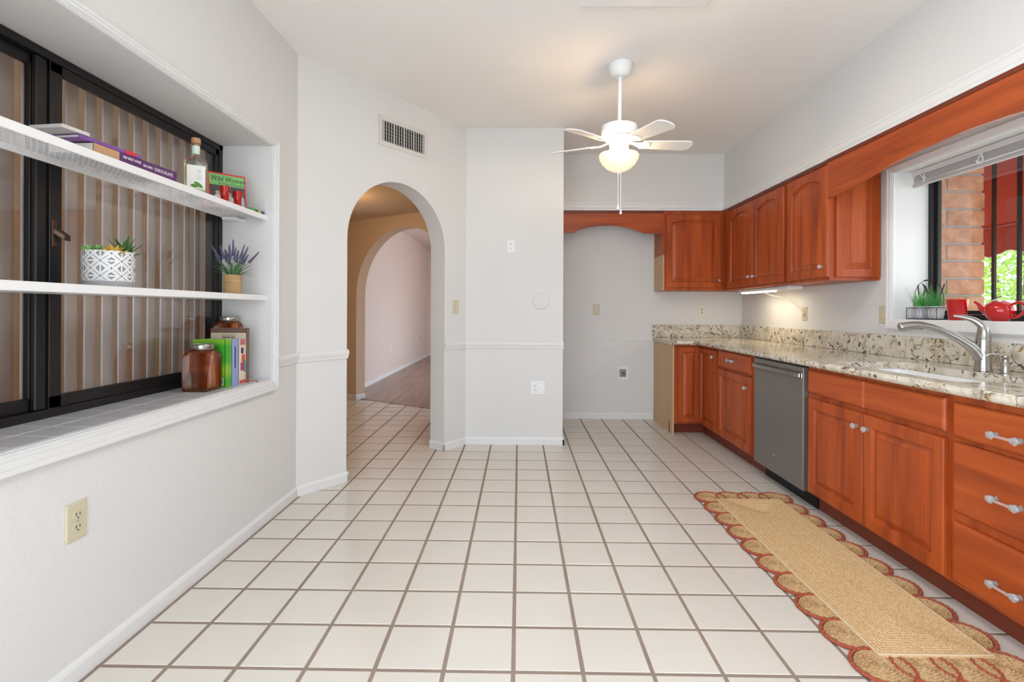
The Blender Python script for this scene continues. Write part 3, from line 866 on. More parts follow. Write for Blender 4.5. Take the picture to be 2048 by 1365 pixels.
for i in range(17):
    a = i * 2.399 + .5; el = rl.uniform(.85, 1.5)
    d = Vector((math.cos(a) * math.cos(el), math.sin(a) * math.cos(el), math.sin(el)))
    b0 = top + Vector((math.cos(a), math.sin(a), 0)) * .014
    L_ = rl.uniform(.12, .185) * (1.0 if d.x < .6 else .8)
    stem_ = build(MB().tube([tuple(b0), tuple(b0 + d * L_)], .0011, 5), 'stem', M_LST, lp)
    fm = MB()
    for k in range(9):
        t = .60 + .40 * k / 8; r_ = .0080 * (1 - .55 * (k / 8))
        for j in range(5):
            aj = j * 1.2566 + k
            s1_ = d.cross(Vector((0, 0, 1)) if abs(d.z) < .98 else Vector((1, 0, 0))).normalized(); s2_ = s1_.cross(d)
            c_ = b0 + d * (L_ * t) + (s1_ * math.cos(aj) + s2_ * math.sin(aj)) * r_ * .55
            fm.loft([[tuple(c_ + (s1_ * math.cos(q) + s2_ * math.sin(q)) * r_ * .35 + d * -.004) for q in (0, 1.57, 3.14, 4.71)],
                     [tuple(c_ + (s1_ * math.cos(q) + s2_ * math.sin(q)) * r_ * .45 + d * .003) for q in (0, 1.57, 3.14, 4.71)],
                     [tuple(c_ + (s1_ * math.cos(q) + s2_ * math.sin(q)) * r_ * .08 + d * .007) for q in (0, 1.57, 3.14, 4.71)]])
    build(fm, 'flower_spike', M_LAV, stem_)

# ---- amber jars on the tiled sill
def jar(c, half, hb, hl, label):
    t = thing('glass_jar', label, 'jar', c, 'amber ribbed jars on the niche sill')
    def sq(hf, z, rr=7, rib=.0026, n=88):
        """rounded square sampled evenly along its edge, blending to a circle as rr falls to 2; alternate points form the ribs"""
        m = max(0.0, min(1.0, (7 - rr) / 5)); rc = hf * .30; out = []
        st_ = 2 * (hf - rc); ar_ = math.pi / 2 * rc; per = 4 * (st_ + ar_)
        for i in range(n):
            q = per * i / n; side = int(q // (st_ + ar_)) % 4; u = q - side * (st_ + ar_)
            if u < st_:
                px_, py_ = hf, -hf + rc + u
            else:
                a_ = (u - st_) / rc; px_, py_ = hf - rc + rc * math.cos(a_), hf - rc + rc * math.sin(a_)
            for _ in range(side):
                px_, py_ = -py_, px_
            an = math.atan2(py_, px_)
            x_, y_ = px_ * (1 - m) + hf * math.cos(an) * m, py_ * (1 - m) + hf * math.sin(an) * m
            k = 1 + (rib / hf) * (1 if i % 2 else -1)
            out.append((c[0] + x_ * k, c[1] + y_ * k, c[2] + z))
        return out
    rn = half * .82
    R_ = [sq(half * .94, 0, 7, 0), sq(half, .006, 7, .001), sq(half, .02), sq(half, hb - .035), sq(half * .97, hb - .016, 5), sq(half * .88, hb - .004, 3.2), sq(rn * .96, hb, 2.2, 0), sq(rn * .94, hb + .004, 2, 0)]
    inn = [sq(rn * .90, hb + .004, 2, 0), sq(rn * .90, hb - .002, 2.2, 0), sq(half * .90, hb - .02, 4, 0), sq(half * .93, .02, 6, 0), sq(half * .86, .009, 6, 0)]
    build(MB().loft(R_ + inn, True, True), 'body', M_AMBER, t, smooth=True)
    lid = [(0, hb + .001), (rn * 1.0, hb + .001), (rn * 1.03, hb + .003), (rn * 1.03, hb + hl - .003), (rn * 1.0, hb + hl), (rn * .9, hb + hl + .001), (rn * .88, hb + hl - .001), (0, hb + hl - .001)]
    build(MB().lathe(lid, c, 36, False), 'lid', M_STEEL, t, smooth=True)
    return t
jar((-1.531, 2.365, NZ0), .062, .196, .026, 'short ribbed amber glass jar with steel lid in front of the books')
jar((-1.602, 2.703, NZ0), .055, .325, .026, 'taller ribbed amber glass jar with steel lid behind the brown book')
# ---- upright books
def upright(name, label, y0, y1, x_sp, dep, hgt, cover, spine):
    t = thing(name, label, 'book', (x_sp - dep / 2, (y0 + y1) / 2, NZ0), 'books standing on the niche sill')
    z0 = NZ0 + .0005
    mb = MB().box(x_sp - dep, x_sp, y0, y0 + .003, z0, z0 + hgt).box(x_sp - dep, x_sp, y1 - .003, y1, z0, z0 + hgt)
    build(mb, 'cover', cover, t, .0008)
    yc_ = (y0 + y1) / 2; r_ = (y1 - y0) / 2
    ring = [(x_sp - .004, y0)] + [(x_sp + .005 * math.cos(q), yc_ + r_ * math.sin(q)) for q in [(-1 + 2 * i / 8) * math.pi / 2 for i in range(9)]] + [(x_sp - .004, y1)]
    build(MB().prism(ring, z0, z0 + hgt), 'spine', spine, t)
    build(B(x_sp - dep + .006, x_sp - .004, y0 + .003, y1 - .003, z0 + .003, z0 + hgt - .004), 'page_block', M_PAGES, t)
    return t
C_GRN = ramp_mat('green_gradient_cover', (0, 0, 9), [(.42, (.05, .36, .03)), (.58, (.26, .50, .03))], 1.0, 0, 0, .35)
C_LAVB = mat('periwinkle_cover', (.30, .34, .62), .4); C_CREAM = mat('cream_cover', (.70, .60, .46), .45); C_BRN = mat('brown_cover', (.17, .10, .075), .45)
gb = upright('cookbook', 'bright green cookbook standing beside the short amber jar', 2.442, 2.494, -1.462, .165, .240, C_GRN, C_GRN)
build(B(-1.505, -1.472, 2.4411, 2.4422, NZ0 + .012, NZ0 + .045), 'barcode_panel', C_WHITE, gb)
for i in range(7):
    build(B(-1.502 + i * .0042, -1.4998 + i * .0042, 2.4404, 2.4412, NZ0 + .018, NZ0 + .042), 'barcode_bar', BLK, gb)
for i in range(9):
    build(B(-1.512 + .002 * (i % 3), -1.497, 2.4411, 2.4422, NZ0 + .085 + i * .008, NZ0 + .0875 + i * .008), 'print_line', mat('pale_green_text', (.30, .65, .15), .5), gb)
bb = upright('cookbook', 'periwinkle blue cookbook standing between the green and the cream books', 2.496, 2.552, -1.460, .16, .238, C_LAVB, C_LAVB)
build(B(-1.4558, -1.4548, 2.510, 2.518, NZ0 + .09, NZ0 + .20), 'spine_lettering', BLK, bb)
cbk = upright('cookbook', 'cream cookbook with red and blue figure on its spine on the niche sill', 2.554, 2.618, -1.458, .16, .235, C_CREAM, C_CREAM)
for (ya, yb, za, zb, cc) in ((2.558, 2.60, .205, .235, (.55, .16, .15)), (2.565, 2.585, .16, .19, (.05, .05, .12)), (2.57, 2.598, .115, .155, (.65, .09, .06)), (2.562, 2.59, .07, .112, (.45, .05, .12)), (2.588, 2.612, .06, .12, (.10, .28, .33)), (2.556, 2.615, .004, .02, (.60, .08, .07))):
    build(B(-1.4545, -1.4522, ya, yb, NZ0 + za, NZ0 + zb), 'spine_print', mat('spine_print_%d' % int(za * 1000), cc, .5), cbk)
br = upright('cookbook', 'tall brown Vegetarian Feasts cookbook with cream cover panel, last on the sill', 2.620, 2.643, -1.456, .195, .290, C_BRN, C_BRN)
build(B(-1.648, -1.459, 2.6188, 2.6202, NZ0 + .02, NZ0 + .265), 'cover_panel', mat('cream_panel', (.68, .58, .43), .5), br)
tm = text_mb('Vegetarian Feasts', .0165, .0004, 'CENTER').xf(basis((-1.553, 2.6184, NZ0 + .238), (1, 0, 0), (0, 0, 1), (0, -1, 0)) @ Matrix.Diagonal((.62, 1, 1, 1)))
build(tm, 'title_lettering', BLK, br)
for i in range(12):
    build(B(-1.590 + i * .0062, -1.5855 + i * .0062, 2.6180, 2.6190, NZ0 + .253, NZ0 + .2555), 'small_print', BLK, br)
build(MB().tube(smooth_path([(-1.453, 2.634, NZ0 + .006), (-1.438, 2.645, NZ0 + .007), (-1.420, 2.652, NZ0 + .005), (-1.405, 2.640, NZ0 + .003), (-1.402, 2.625, NZ0 + .003)]), .0022, 6), 'ribbon', mat('red_ribbon', (.50, .05, .04), .6), br)

# ------------------------------------------------------------------ cabinet joinery
def door_rings(w_, h_, s, t, arch, n=12):
    half = w_ / 2 - s
    inner = [(s, s), (w_ - s, s)] + [(w_ - s - 2 * half * i / n, h_ - s - arch * ((1 - 2 * i / n) ** 2)) for i in range(n + 1)]
    outer = [(0, 0), (w_, 0)] + [(w_ - w_ * i / n, h_) for i in range(n + 1)]
    return outer, inner
def inset(loop, d):
    us, vs = [p[0] for p in loop], [p[1] for p in loop]
    u0, u1, v0, v1 = min(us), max(us), min(vs), max(vs)
    uc, vc = (u0 + u1) / 2, (v0 + v1) / 2
    ku, kv = 1 - 2 * d / (u1 - u0), 1 - 2 * d / (v1 - v0)
    return [(uc + (u - uc) * ku, vc + (v - vc) * kv) for u, v in loop]
def knob_mb():
    return MB().lathe([(.0, 0), (.010, 0), (.010, .002), (.005, .005), (.0055, .010), (.0115, .014), (.0145, .020), (.0135, .026), (.009, .030), (0, .031)], seg=10)
def pull_mb():
    mb = MB()
    for sg in (-1, 1):
        e = MB().lathe([(0, 0), (.0105, 0), (.011, .003), (.006, .008), (.0065, .013), (.0125, .017), (.0145, .023), (.012, .030), (0, .033)], seg=10, flute=(5, .10))
        mb.join(e.xff(lambda x, y, z, sg=sg: (x + sg * .043, y, z)))
        e2 = MB().tube([(sg * .043, 0, .022), (sg * .053, 0, .021), (sg * .058, 0, .020)], [.011, .010, .005], 8)
        mb.join(e2)
    mb.join(MB().tube([(-.043, 0, .023), (-.02, 0, .026), (0, 0, .027), (.02, 0, .026), (.043, 0, .023)], [.0075, .0052, .0048, .0052, .0075], 8))
    return mb
AX = lambda x, y, z: basis((x, y, z), (0, -1, 0), (0, 0, 1), (-1, 0, 0))   # faces -X, u runs towards the camera
AY = lambda x, y, z: basis((x, y, z), (1, 0, 0), (0, 0, 1), (0, -1, 0))    # faces -Y, u runs right
def door(parent, M, w_, h_, m, arch=0.0, knob=None, s=.055, t=.023, name='door'):
    outer, inner = door_rings(w_, h_, s, t, arch)
    L3 = lambda lp, w: [(u, v, w) for u, v in lp]
    mb = MB().loft([L3(outer, .0005), L3(outer, t - .004), L3(inset(outer, .004), t), L3(inner, t), L3(inset(inner, .0015), t - .0045), L3(inset(inner, .005), t - .006), L3(inset(inner, .008), t - .0135)], True, False)
    d = build(mb.xf(M), name, m, parent)
    p = MB().loft([L3(inset(inner, .0075), t - .0138), L3(inset(inner, .014), t - .0138), L3(inset(inner, .040), t - .005), L3(inset(inner, .0405), t - .0015)], True, False)
    last = L3(inset(inner, .0405), t - .0015)
    p.add(last, [tuple(range(len(last)))])
    build(p.xf(M), 'panel', m, d)
    if knob:
        build(knob_mb().xf(M @ Matrix.Translation((knob[0], knob[1], t))), 'knob', M_CRYS, d, smooth=False)
    return d
def drawer(parent, M, w_, h_, m, pull=None, t=.023, name='drawer'):
    o = [(0, 0), (w_, 0), (w_, h_), (0, h_)]
    L3 = lambda lp, w: [(u, v, w) for u, v in lp]
    mb = MB().loft([L3(o, .0005), L3(o, t - .009), L3(inset(o, .006), t - .003), L3(inset(o, .012), t)], True, True)
    d = build(mb.xf(M), name, m, parent)
    if pull:
        build(pull_mb().xf(M @ Matrix.Translation((pull[0], pull[1], t))), 'pull', M_CRYS, d)
    return d

FXB, FYB, CT, CB = 1.73, 4.74, .895, .857       # base faces, worktop top and underside
ZB0, ZB1 = .105, CB - .001
XRW = XR - .004
def carcass(t, x0, x1, y0, y1, z0, z1, m=M_WOODV, name='body'):
    return build(B(x0, x1, y0, y1, z0, z1), name, m, t)
# corner unit with a folding pair of doors
cc = thing('base_cabinet', 'corner base cabinet with folding raised-panel doors and an unfinished pale end panel', 'cabinet', (1.75, 4.75, 0))
mb = MB().prism([(1.483, FYB), (FXB, FYB), (FXB, 4.300), (XRW, 4.300), (XRW, YA - .004), (1.483, YA - .004)], ZB0, ZB1)
build(mb, 'body', M_WOODV, cc)
build(B(1.467, 1.482, FYB + .001, YA - .004, .0, ZB1), 'end_panel', M_RAW, cc)
build(B(1.462, FXB + .075, FYB + .085, FYB + .10, .001, ZB0 + .006), 'toe_board', M_WOODD, cc)
build(B(FXB + .065, FXB + .08, 4.301, FYB + .085, .001, ZB0), 'toe_board', M_WOODD, cc)
door(cc, AY(1.508, FYB, .122), .220, .713, M_WOODV, 0, None, .042)
door(cc, AX(FXB, 4.715, .122), .395, .713, M_WOODV, 0, (.350, .655), .048)
build(B(FXB - .0195, FXB - .0165, FYB - .0198, FYB - .0168, .125, .835), 'edge_gap', C_WHITE, cc)
# drawer over door
c2 = thing('base_cabinet', 'base cabinet with one drawer over one door, left of the dishwasher', 'cabinet', (2.05, 3.96, 0))
carcass(c2, FXB, XRW, 3.606, 4.298, ZB0, ZB1)
build(B(FXB + .065, FXB + .08, 3.606, 4.299, .001, ZB0), 'toe_board', M_WOODD, c2)
drawer(c2, AX(FXB, 4.278, .706), .590, .138, M_WOODY, (.285, .075))
door(c2, AX(FXB, 4.278, .122), .600, .566, M_WOODV, 0, (.545, .482))
# dishwasher
dw = thing('dishwasher', 'slate grey steel dishwasher with a bar handle between the cherry cabinets', 'dishwasher', (2.0, 3.285, 0))
build(B(FXB + .006, 2.32, 2.978, 3.600, .10, ZB1 - .001), 'tub', mat('dishwasher_tub', (.10, .10, .10), .5), dw)
build(B(FXB - .030, FXB + .005, 2.980, 3.598, .105, .846), 'door', M_STEELD, dw, .004)
build(B(FXB - .026, FXB + .005, 2.980, 3.598, .847, .856), 'control_strip', M_BLACK, dw)
build(B(FXB + .055, FXB + .07, 2.978, 3.600, .002, .099), 'toe_panel', M_BLACK, dw)
hp_ = [(FXB - .045, 3.585, .795), (FXB - .062, 3.57, .795), (FXB - .066, 3.45, .796), (FXB - .067, 3.29, .797), (FXB - .066, 3.13, .796), (FXB - .062, 3.01, .795), (FXB - .045, 2.995, .795)]
mb = MB()
rg = []
for p in smooth_path([(FXB - .028, 3.588, 0), (FXB - .052, 3.575, 0), (FXB - .060, 3.45, 0), (FXB - .062, 3.29, 0), (FXB - .060, 3.13, 0), (FXB - .052, 3.003, 0), (FXB - .028, 2.990, 0)], 4):
    rg.append([(p[0] - .006, p[1], .784), (p[0] + .006, p[1], .778), (p[0] + .006, p[1], .812), (p[0] - .006, p[1], .806)])
build(mb.loft(rg), 'handle', M_STEEL, dw, .003)
lg = build(MB().lathe([(0, 0), (.012, 0), (.012, .0015), (0, .0015)], seg=24).xf(AX(FXB - .0301, 3.315, .222)), 'logo_badge', M_CHROME, dw)
build(MB().tube([(.0085 * math.cos(2 * math.pi * i / 20), .0085 * math.sin(2 * math.pi * i / 20), .0016) for i in range(20)], .0009, 5, True).xf(AX(FXB - .0301, 3.315, .222)), 'logo_ring', M_BLACK, lg)
# sink base
sb = thing('sink_cabinet', 'wide cherry sink cabinet with two raised-panel doors under two false fronts', 'cabinet', (2.05, 2.49, 0))
mb = MB().box(FXB, FXB + .02, 2.000, 2.975, ZB0, ZB1).box(FXB + .02, XRW, 2.957, 2.975, ZB0, ZB1).box(FXB + .02, XRW, 2.0, 2.018, ZB0, ZB1).box(FXB + .02, XRW, 2.018, 2.957, ZB0, ZB0 + .018)
build(mb, 'body', M_WOODV, sb)
build(B(FXB + .065, FXB + .08, 2.0, 2.976, .001, ZB0), 'toe_board', M_WOODD, sb)
drawer(sb, AX(FXB, 2.952, .700), .474, .136, M_WOODY, None, name='false_front')
drawer(sb, AX(FXB, 2.476, .700), .466, .136, M_WOODY, None, name='false_front')
door(sb, AX(FXB, 2.945, .120), .463, .552, M_WOODV, 0, (.425, .485))
door(sb, AX(FXB, 2.476, .120), .464, .552, M_WOODV, 0, (.034, .485))
# drawer stack
ds = thing('drawer_cabinet', 'cherry cabinet with three stacked drawers and glass pulls, nearest the camera', 'cabinet', (2.05, 1.7, 0))
carcass(ds, FXB, XRW, 1.32, 1.998, ZB0, ZB1)
build(B(FXB + .065, FXB + .08, 1.32, 1.999, .001, ZB0), 'toe_board', M_WOODD, ds)
for z0, z1, pz in ((.690, .826, .052), (.398, .672, .115), (.122, .360, .088)):
    drawer(ds, AX(FXB, 1.974, z0), .462, z1 - z0, M_WOODY, (.226, pz))

# ------------------------------------------------------------------ worktop with sink cut-out
wt = thing('worktop', 'L-shaped speckled granite worktop with a matching low upstand', 'countertop', (2.0, 3.3, CB))
CX0, CYF, WEND = 1.682, 4.692, 1.30
cx0, cx1, cy0, cy1, cr = 1.785, 2.185, 2.045, 2.86, .07
def rrect(x0, x1, y0, y1, r, n=6):
    out = []
    for (cx, cy, a0) in ((x1 - r, y1 - r, 0), (x0 + r, y1 - r, 90), (x0 + r, y0 + r, 180), (x1 - r, y0 + r, 270)):
        for i in range(n + 1):
            a = math.radians(a0 + 90 * i / n)
            out.append((cx + r * math.cos(a), cy + r * math.sin(a)))
    return out
hole = rrect(cx0, cx1, cy0, cy1, cr)
def on_rect(p, x0, x1, y0, y1):
    cx, cy = (x0 + x1) / 2, (y0 + y1) / 2
    dx, dy = p[0] - cx, p[1] - cy
    k = min(((x1 - x0) / 2) / abs(dx) if dx else 9e9, ((y1 - y0) / 2) / abs(dy) if dy else 9e9)
    return cx + dx * k, cy + dy * k
bx0, bx1, byy0, byy1 = CX0 + .02, XRW, cy0 - .07, cy1 + .07
def slabtop(mb, z):
    nH = len(hole)
    o = []
    cxm, cym = (bx0 + bx1) / 2, (byy0 + byy1) / 2
    outl = []
    for p in hole:
        # project corner points to the bounding rectangle by side
        q = [min(max(p[0], cx0 + cr), cx1 - cr), min(max(p[1], cy0 + cr), cy1 - cr)]
        dx, dy = p[0] - q[0], p[1] - q[1]
        if abs(dx) >= abs(dy) - 1e-9:
            X_ = bx1 if dx > 0 else bx0
            Y_ = p[1]
            if abs(dy) > 1e-9:
                t_ = abs(dy) / max(abs(dx), 1e-9); Y_ = p[1] + (byy1 - p[1] if dy > 0 else byy0 - p[1]) * t_
        else:
            Y_ = byy1 if dy > 0 else byy0
            t_ = abs(dx) / abs(dy); X_ = p[0] + ((bx1 - p[0]) if dx > 0 else (bx0 - p[0])) * t_
        outl.append((X_, Y_))
    for i in range(nH):
        j = (i + 1) % nH
        mb.add([(*hole[i], z), (*hole[j], z), (*outl[j], z), (*outl[i], z)], [(0, 1, 2, 3)])
    mb.add([(bx0, byy1, z), (bx1, byy1, z), (bx1, YA - .004, z), (bx0, YA - .004, z)], [(0, 1, 2, 3)])
    mb.add([(bx0, WEND, z), (bx1, WEND, z), (bx1, byy0, z), (bx0, byy0, z)], [(0, 1, 2, 3)])
    mb.add([(1.455, CYF + .02, z), (bx0, CYF + .02, z), (bx0, YA - .004, z), (1.455, YA - .004, z)], [(0, 1, 2, 3)])
mb = MB(); slabtop(mb, CT); slabtop(mb, CB)
# polished cut-out edge
for i in range(len(hole)):
    j = (i + 1) % len(hole)
    mb.add([(*hole[i], CT), (*hole[j], CT), (*hole[j], CB), (*hole[i], CB)], [(0, 1, 2, 3)])
# rounded nose along the fronts
nose = [(0.0, CT), (-.010, CT - .002), (-.017, CT - .009), (-.020, CT - .019), (-.017, CT - .029), (-.010, CT - .036), (0.0, CB)]
mb.loft([[(bx0 + o, WEND, z) for o, z in nose], [(bx0 + o, CYF + .02 + o, z) for o, z in nose], [(1.455, CYF + .02 + o, z) for o, z in nose]], False, False)
mb.add([(1.455, CYF + .02, CB), (1.455, YA - .004, CB), (1.455, YA - .004, CT), (1.455, CYF + .02, CT)], [(0, 1, 2, 3)])
mb.add([(bx0, WEND, CB), (bx1, WEND, CB), (bx1, WEND, CT), (bx0, WEND, CT)], [(0, 1, 2, 3)])
build(mb, 'slab', M_GRAN, wt)
build(B(1.452, XRW - .022, YA - .024, YA - .003, CT + .0005, CT + .135), 'upstand', M_GRAN, wt, .002)
build(B(XRW - .022, XRW + .001, WEND, YA - .003, CT + .0005, CT + .135), 'upstand', M_GRAN, wt, .002)

# sink
sk = thing('kitchen_sink', 'white undermount kitchen sink set into the granite below the faucet', 'sink', ((cx0 + cx1) / 2, (cy0 + cy1) / 2, CB - .2))
def rr3(d, z, r): return [(x, y, z) for x, y in rrect(cx0 - d, cx1 + d, cy0 - d, cy1 + d, r)]
mb = MB().loft([rr3(.02, CB - .0105, .08), rr3(.02, CB - .001, .08), rr3(-.002, CB - .001, .07), rr3(-.006, CB - .05, .07), rr3(-.012, CB - .17, .07), rr3(-.03, CB - .185, .06)], True, False)
last = rr3(-.03, CB - .185, .06); mb.add(last, [tuple(range(len(last)))])
build(mb, 'basin', M_PORC, sk, smooth=True)
build(MB().lathe([(0, 0), (.045, 0), (.043, .004), (.02, .001), (0, .001)], ((cx0 + cx1) / 2, (cy0 + cy1) / 2, CB - .185), 24), 'drain', M_STEEL, sk)

# faucet
FB = Vector((2.255, 2.435, CT))
ft = thing('faucet', 'brushed nickel pull-out faucet with a tall lever handle behind the sink', 'faucet', tuple(FB))
build(MB().lathe([(0, 0), (.035, 0), (.036, .003), (.0335, .010), (.031, .05), (.029, .12), (.0295, .155), (.0285, .158), (0, .159)], FB, 28), 'body', M_STEEL, ft, smooth=True)
sd_ = Vector((-.90, .36, 0)).normalized() * .92
sp = smooth_path([FB + Vector((0, 0, .055)), FB + sd_ * .035 + Vector((0, 0, .105)), FB + sd_ * .10 + Vector((0, 0, .155)), FB + sd_ * .19 + Vector((0, 0, .202)), FB + sd_ * .27 + Vector((0, 0, .219)), FB + sd_ * .335 + Vector((0, 0, .213)), FB + sd_ * .365 + Vector((0, 0, .203))], 5)
ns = len(sp)
rad = [.031 - .0125 * min(1, i / (ns * .42)) + (.004 * max(0, (i / ns - .55) / .35) if i / ns < .9 else .004 - .012 * (i / ns - .9) / .1) for i in range(ns)]
build(MB().tube(sp, rad, 14), 'spout', M_STEEL, ft, smooth=True)
sp2 = sp[int(ns * .62):int(ns * .84)]
build(MB().tube([(p[0], p[1], p[2] - .012) for p in sp2], .009, 8), 'spray_button', M_BLACK, ft, smooth=True)
hd = Vector((-.80, .60, 0)).normalized()
hpth = smooth_path([FB + Vector((0, 0, .158)), FB + Vector((.002, 0, .195)), FB + hd * .006 + Vector((0, 0, .222)), FB + hd * .035 + Vector((0, 0, .248)), FB + hd * .075 + Vector((0, 0, .262)), FB + hd * .108 + Vector((0, 0, .268))], 5)
nh = len(hpth)
build(MB().tube(hpth, [.029 - .0075 * min(1, i / (nh * .35)) - .0165 * max(0, (i / nh - .25) / .75) for i in range(nh)], 14), 'lever', M_STEEL, ft, smooth=True)
sd2 = (2.235, 2.305, CT)
so = thing('soap_dispenser', 'small brushed nickel soap dispenser on the granite beside the faucet', 'dispenser', sd2)
build(MB().lathe([(0, 0), (.024, 0), (.024, .004), (.017, .008), (.016, .05), (.0125, .056), (.0125, .075), (.014, .078), (.013, .086), (0, .088)], sd2, 20), 'body', M_STEEL, so, smooth=True)
build(MB().tube(smooth_path([(sd2[0], sd2[1], CT + .080), (sd2[0] - .02, sd2[1] + .012, CT + .092), (sd2[0] - .045, sd2[1] + .028, CT + .090), (sd2[0] - .055, sd2[1] + .034, CT + .080)]), .0045, 8), 'nozzle', M_STEEL, so, smooth=True)

# ------------------------------------------------------------------ wall cabinets
UZ0, UZ1 = 1.392, SZ - .002
UF = SX
u1 = thing('wall_cabinet', 'wall cabinet with one arched door on the alcove wall, left of the corner', 'cabinet', (1.77, 5.24, UZ0))
build(B(1.483, SX - .002, SY, YA - .004, UZ0, UZ1), 'body', M_WOODV, u1)
build(B(1.467, 1.482, SY + .001, YA - .004, UZ0, 1.755), 'side_panel', M_RAW, u1)
build(B(1.467, 1.482, SY + .001, YA - .004, 1.756, UZ1), 'upper_side_panel', M_WOODV, u1)  # upper part of the side, in the darker cherry
door(u1, AY(1.492, SY, 1.420), .562, .745, M_WOODV, .028, (.532, .075), .058)
u2 = thing('wall_cabinet', 'wall cabinet with a pair of arched doors above the under-cabinet light', 'cabinet', (2.25, 4.45, UZ0))
build(B(UF, XRW, 3.868, YA - .004, UZ0, UZ1), 'body', M_WOODV, u2)
build(B(UF - .001, UF + .02, 4.97, SY - .001, UZ0, UZ1), 'corner_stile', M_WOODV, u2)
door(u2, AX(UF, 4.925, 1.415), .512, .752, M_WOODV, .050, (.475, .075), .056)
door(u2, AX(UF, 4.408, 1.415), .512, .752, M_WOODV, .050, (.040, .075), .056)
u3 = thing('wall_cabinet', 'wall cabinet with one arched door and a panelled end beside the kitchen window', 'cabinet', (2.25, 3.60, UZ0))
build(B(UF, XRW, 3.352, 3.866, UZ0, UZ1), 'body', M_WOODV, u3)
door(u3, AX(UF, 3.848, 1.415), .500, .752, M_WOODV, .050, (.452, .072), .058)
door(u3, AY(2.120, 3.352, 1.412), .290, .760, M_WOODV, .0, None, .055, .019, 'end_panel')

# valances
def board_x(poly, x0, x1):
    return MB().loft([[(x0, y, z) for y, z in poly], [(x1, y, z) for y, z in poly]])
ar = [(.556, 1.978), (.60, 2.003), (.66, 2.024), (.75, 2.041), (.85, 2.050), (.935, 2.052), (1.02, 2.046), (1.10, 2.033), (1.18, 2.008), (1.24, 1.985), (1.287, 1.972)]
al = thing('valance', 'arched cherry valance spanning the empty refrigerator alcove', 'valance', (.92, SY, 1.97))
mb = MB(); top_z = UZ1
pts = [(XP + .002, 1.978)] + ar + [(1.465, 1.970)]
for (xa, za), (xb, zb) in zip(pts, pts[1:]):
    mb.loft([[(xa, SY - .012, za), (xb, SY - .012, zb), (xb, SY - .012, top_z), (xa, SY - .012, top_z)], [(xa, SY + .008, za), (xb, SY + .008, zb), (xb, SY + .008, top_z), (xa, SY + .008, top_z)]])
build(mb, 'board', M_WOODX, al)
build(B(XP + .002, 1.465, SY - .016, SY - .0125, UZ1 - .028, UZ1), 'top_bead', M_WOODD, al)
rv = thing('valance', 'long arched cherry valance running over the kitchen window', 'valance', (UF, 2.4, 1.94))
vp_ = [(3.349, 1.938), (3.28, 1.938), (3.20, 1.946), (3.06, 1.962), (2.94, 1.982), (2.80, 2.002), (2.62, 2.020), (2.45, 2.026), (2.28, 2.024), (2.12, 2.014), (1.98, 1.998), (1.84, 1.978), (1.70, 1.958), (1.56, 1.944), (1.30, 1.938)]
mb = MB()
for (ya, za), (yb, zb) in zip(vp_, vp_[1:]):
    mb.loft([[(UF - .020, ya, za), (UF - .020, yb, zb), (UF - .020, yb, top_z), (UF - .020, ya, top_z)], [(UF, ya, za), (UF, yb, zb), (UF, yb, top_z), (UF, ya, top_z)]])
build(mb, 'board', M_WOODY, rv)
build(B(UF - .025, UF - .0205, 1.30, 3.349, UZ1 - .022, UZ1), 'top_bead', M_WOODD, rv)
build(B(UF - .006, UF - .001, 3.353, 4.96, UZ1 - .022, UZ1), 'cabinet_bead', M_WOODD, u2)

# ------------------------------------------------------------------ under-cabinet light
ul = thing('under_cabinet_light', 'slim white under-cabinet light strip glowing below the wall cabinet', 'light', (2.22, 4.5, UZ0 - .03))
build(B(2.155, 2.275, 3.99, 4.90, UZ0 - .030, UZ0 - .001), 'housing', M_WHITE, ul, .006)
build(B(2.165, 2.235, 4.32, 4.86, UZ0 - .040, UZ0 - .0305), 'diffuser', mat('lit_diffuser', (.9, .88, .8), .4, emit=(1, .86, .62), estr=9), ul, .004)
build(MB().tube(smooth_path([(2.25, 4.60, UZ0 - .028), (2.30, 4.55, UZ0 - .065), (2.35, 4.45, UZ0 - .085), (2.39, 4.33, UZ0 - .15), (2.405, 4.235, UZ0 - .215), (2.408, 4.215, UZ0 - .225)], 6), .0032, 7), 'cord', mat('cream_cord', (.80, .74, .60), .5), ul, smooth=True)
build(B(2.392, 2.411, 4.205, 4.228, UZ0 - .238, UZ0 - .215), 'plug', mat('cream_cord', (.80, .74, .60)), ul, .003)
light('under_cabinet_glow', 'AREA', (2.20, 4.5, UZ0 - .045), 1.6, (1, .85, .60), (0, 0, R90), .6, .06)

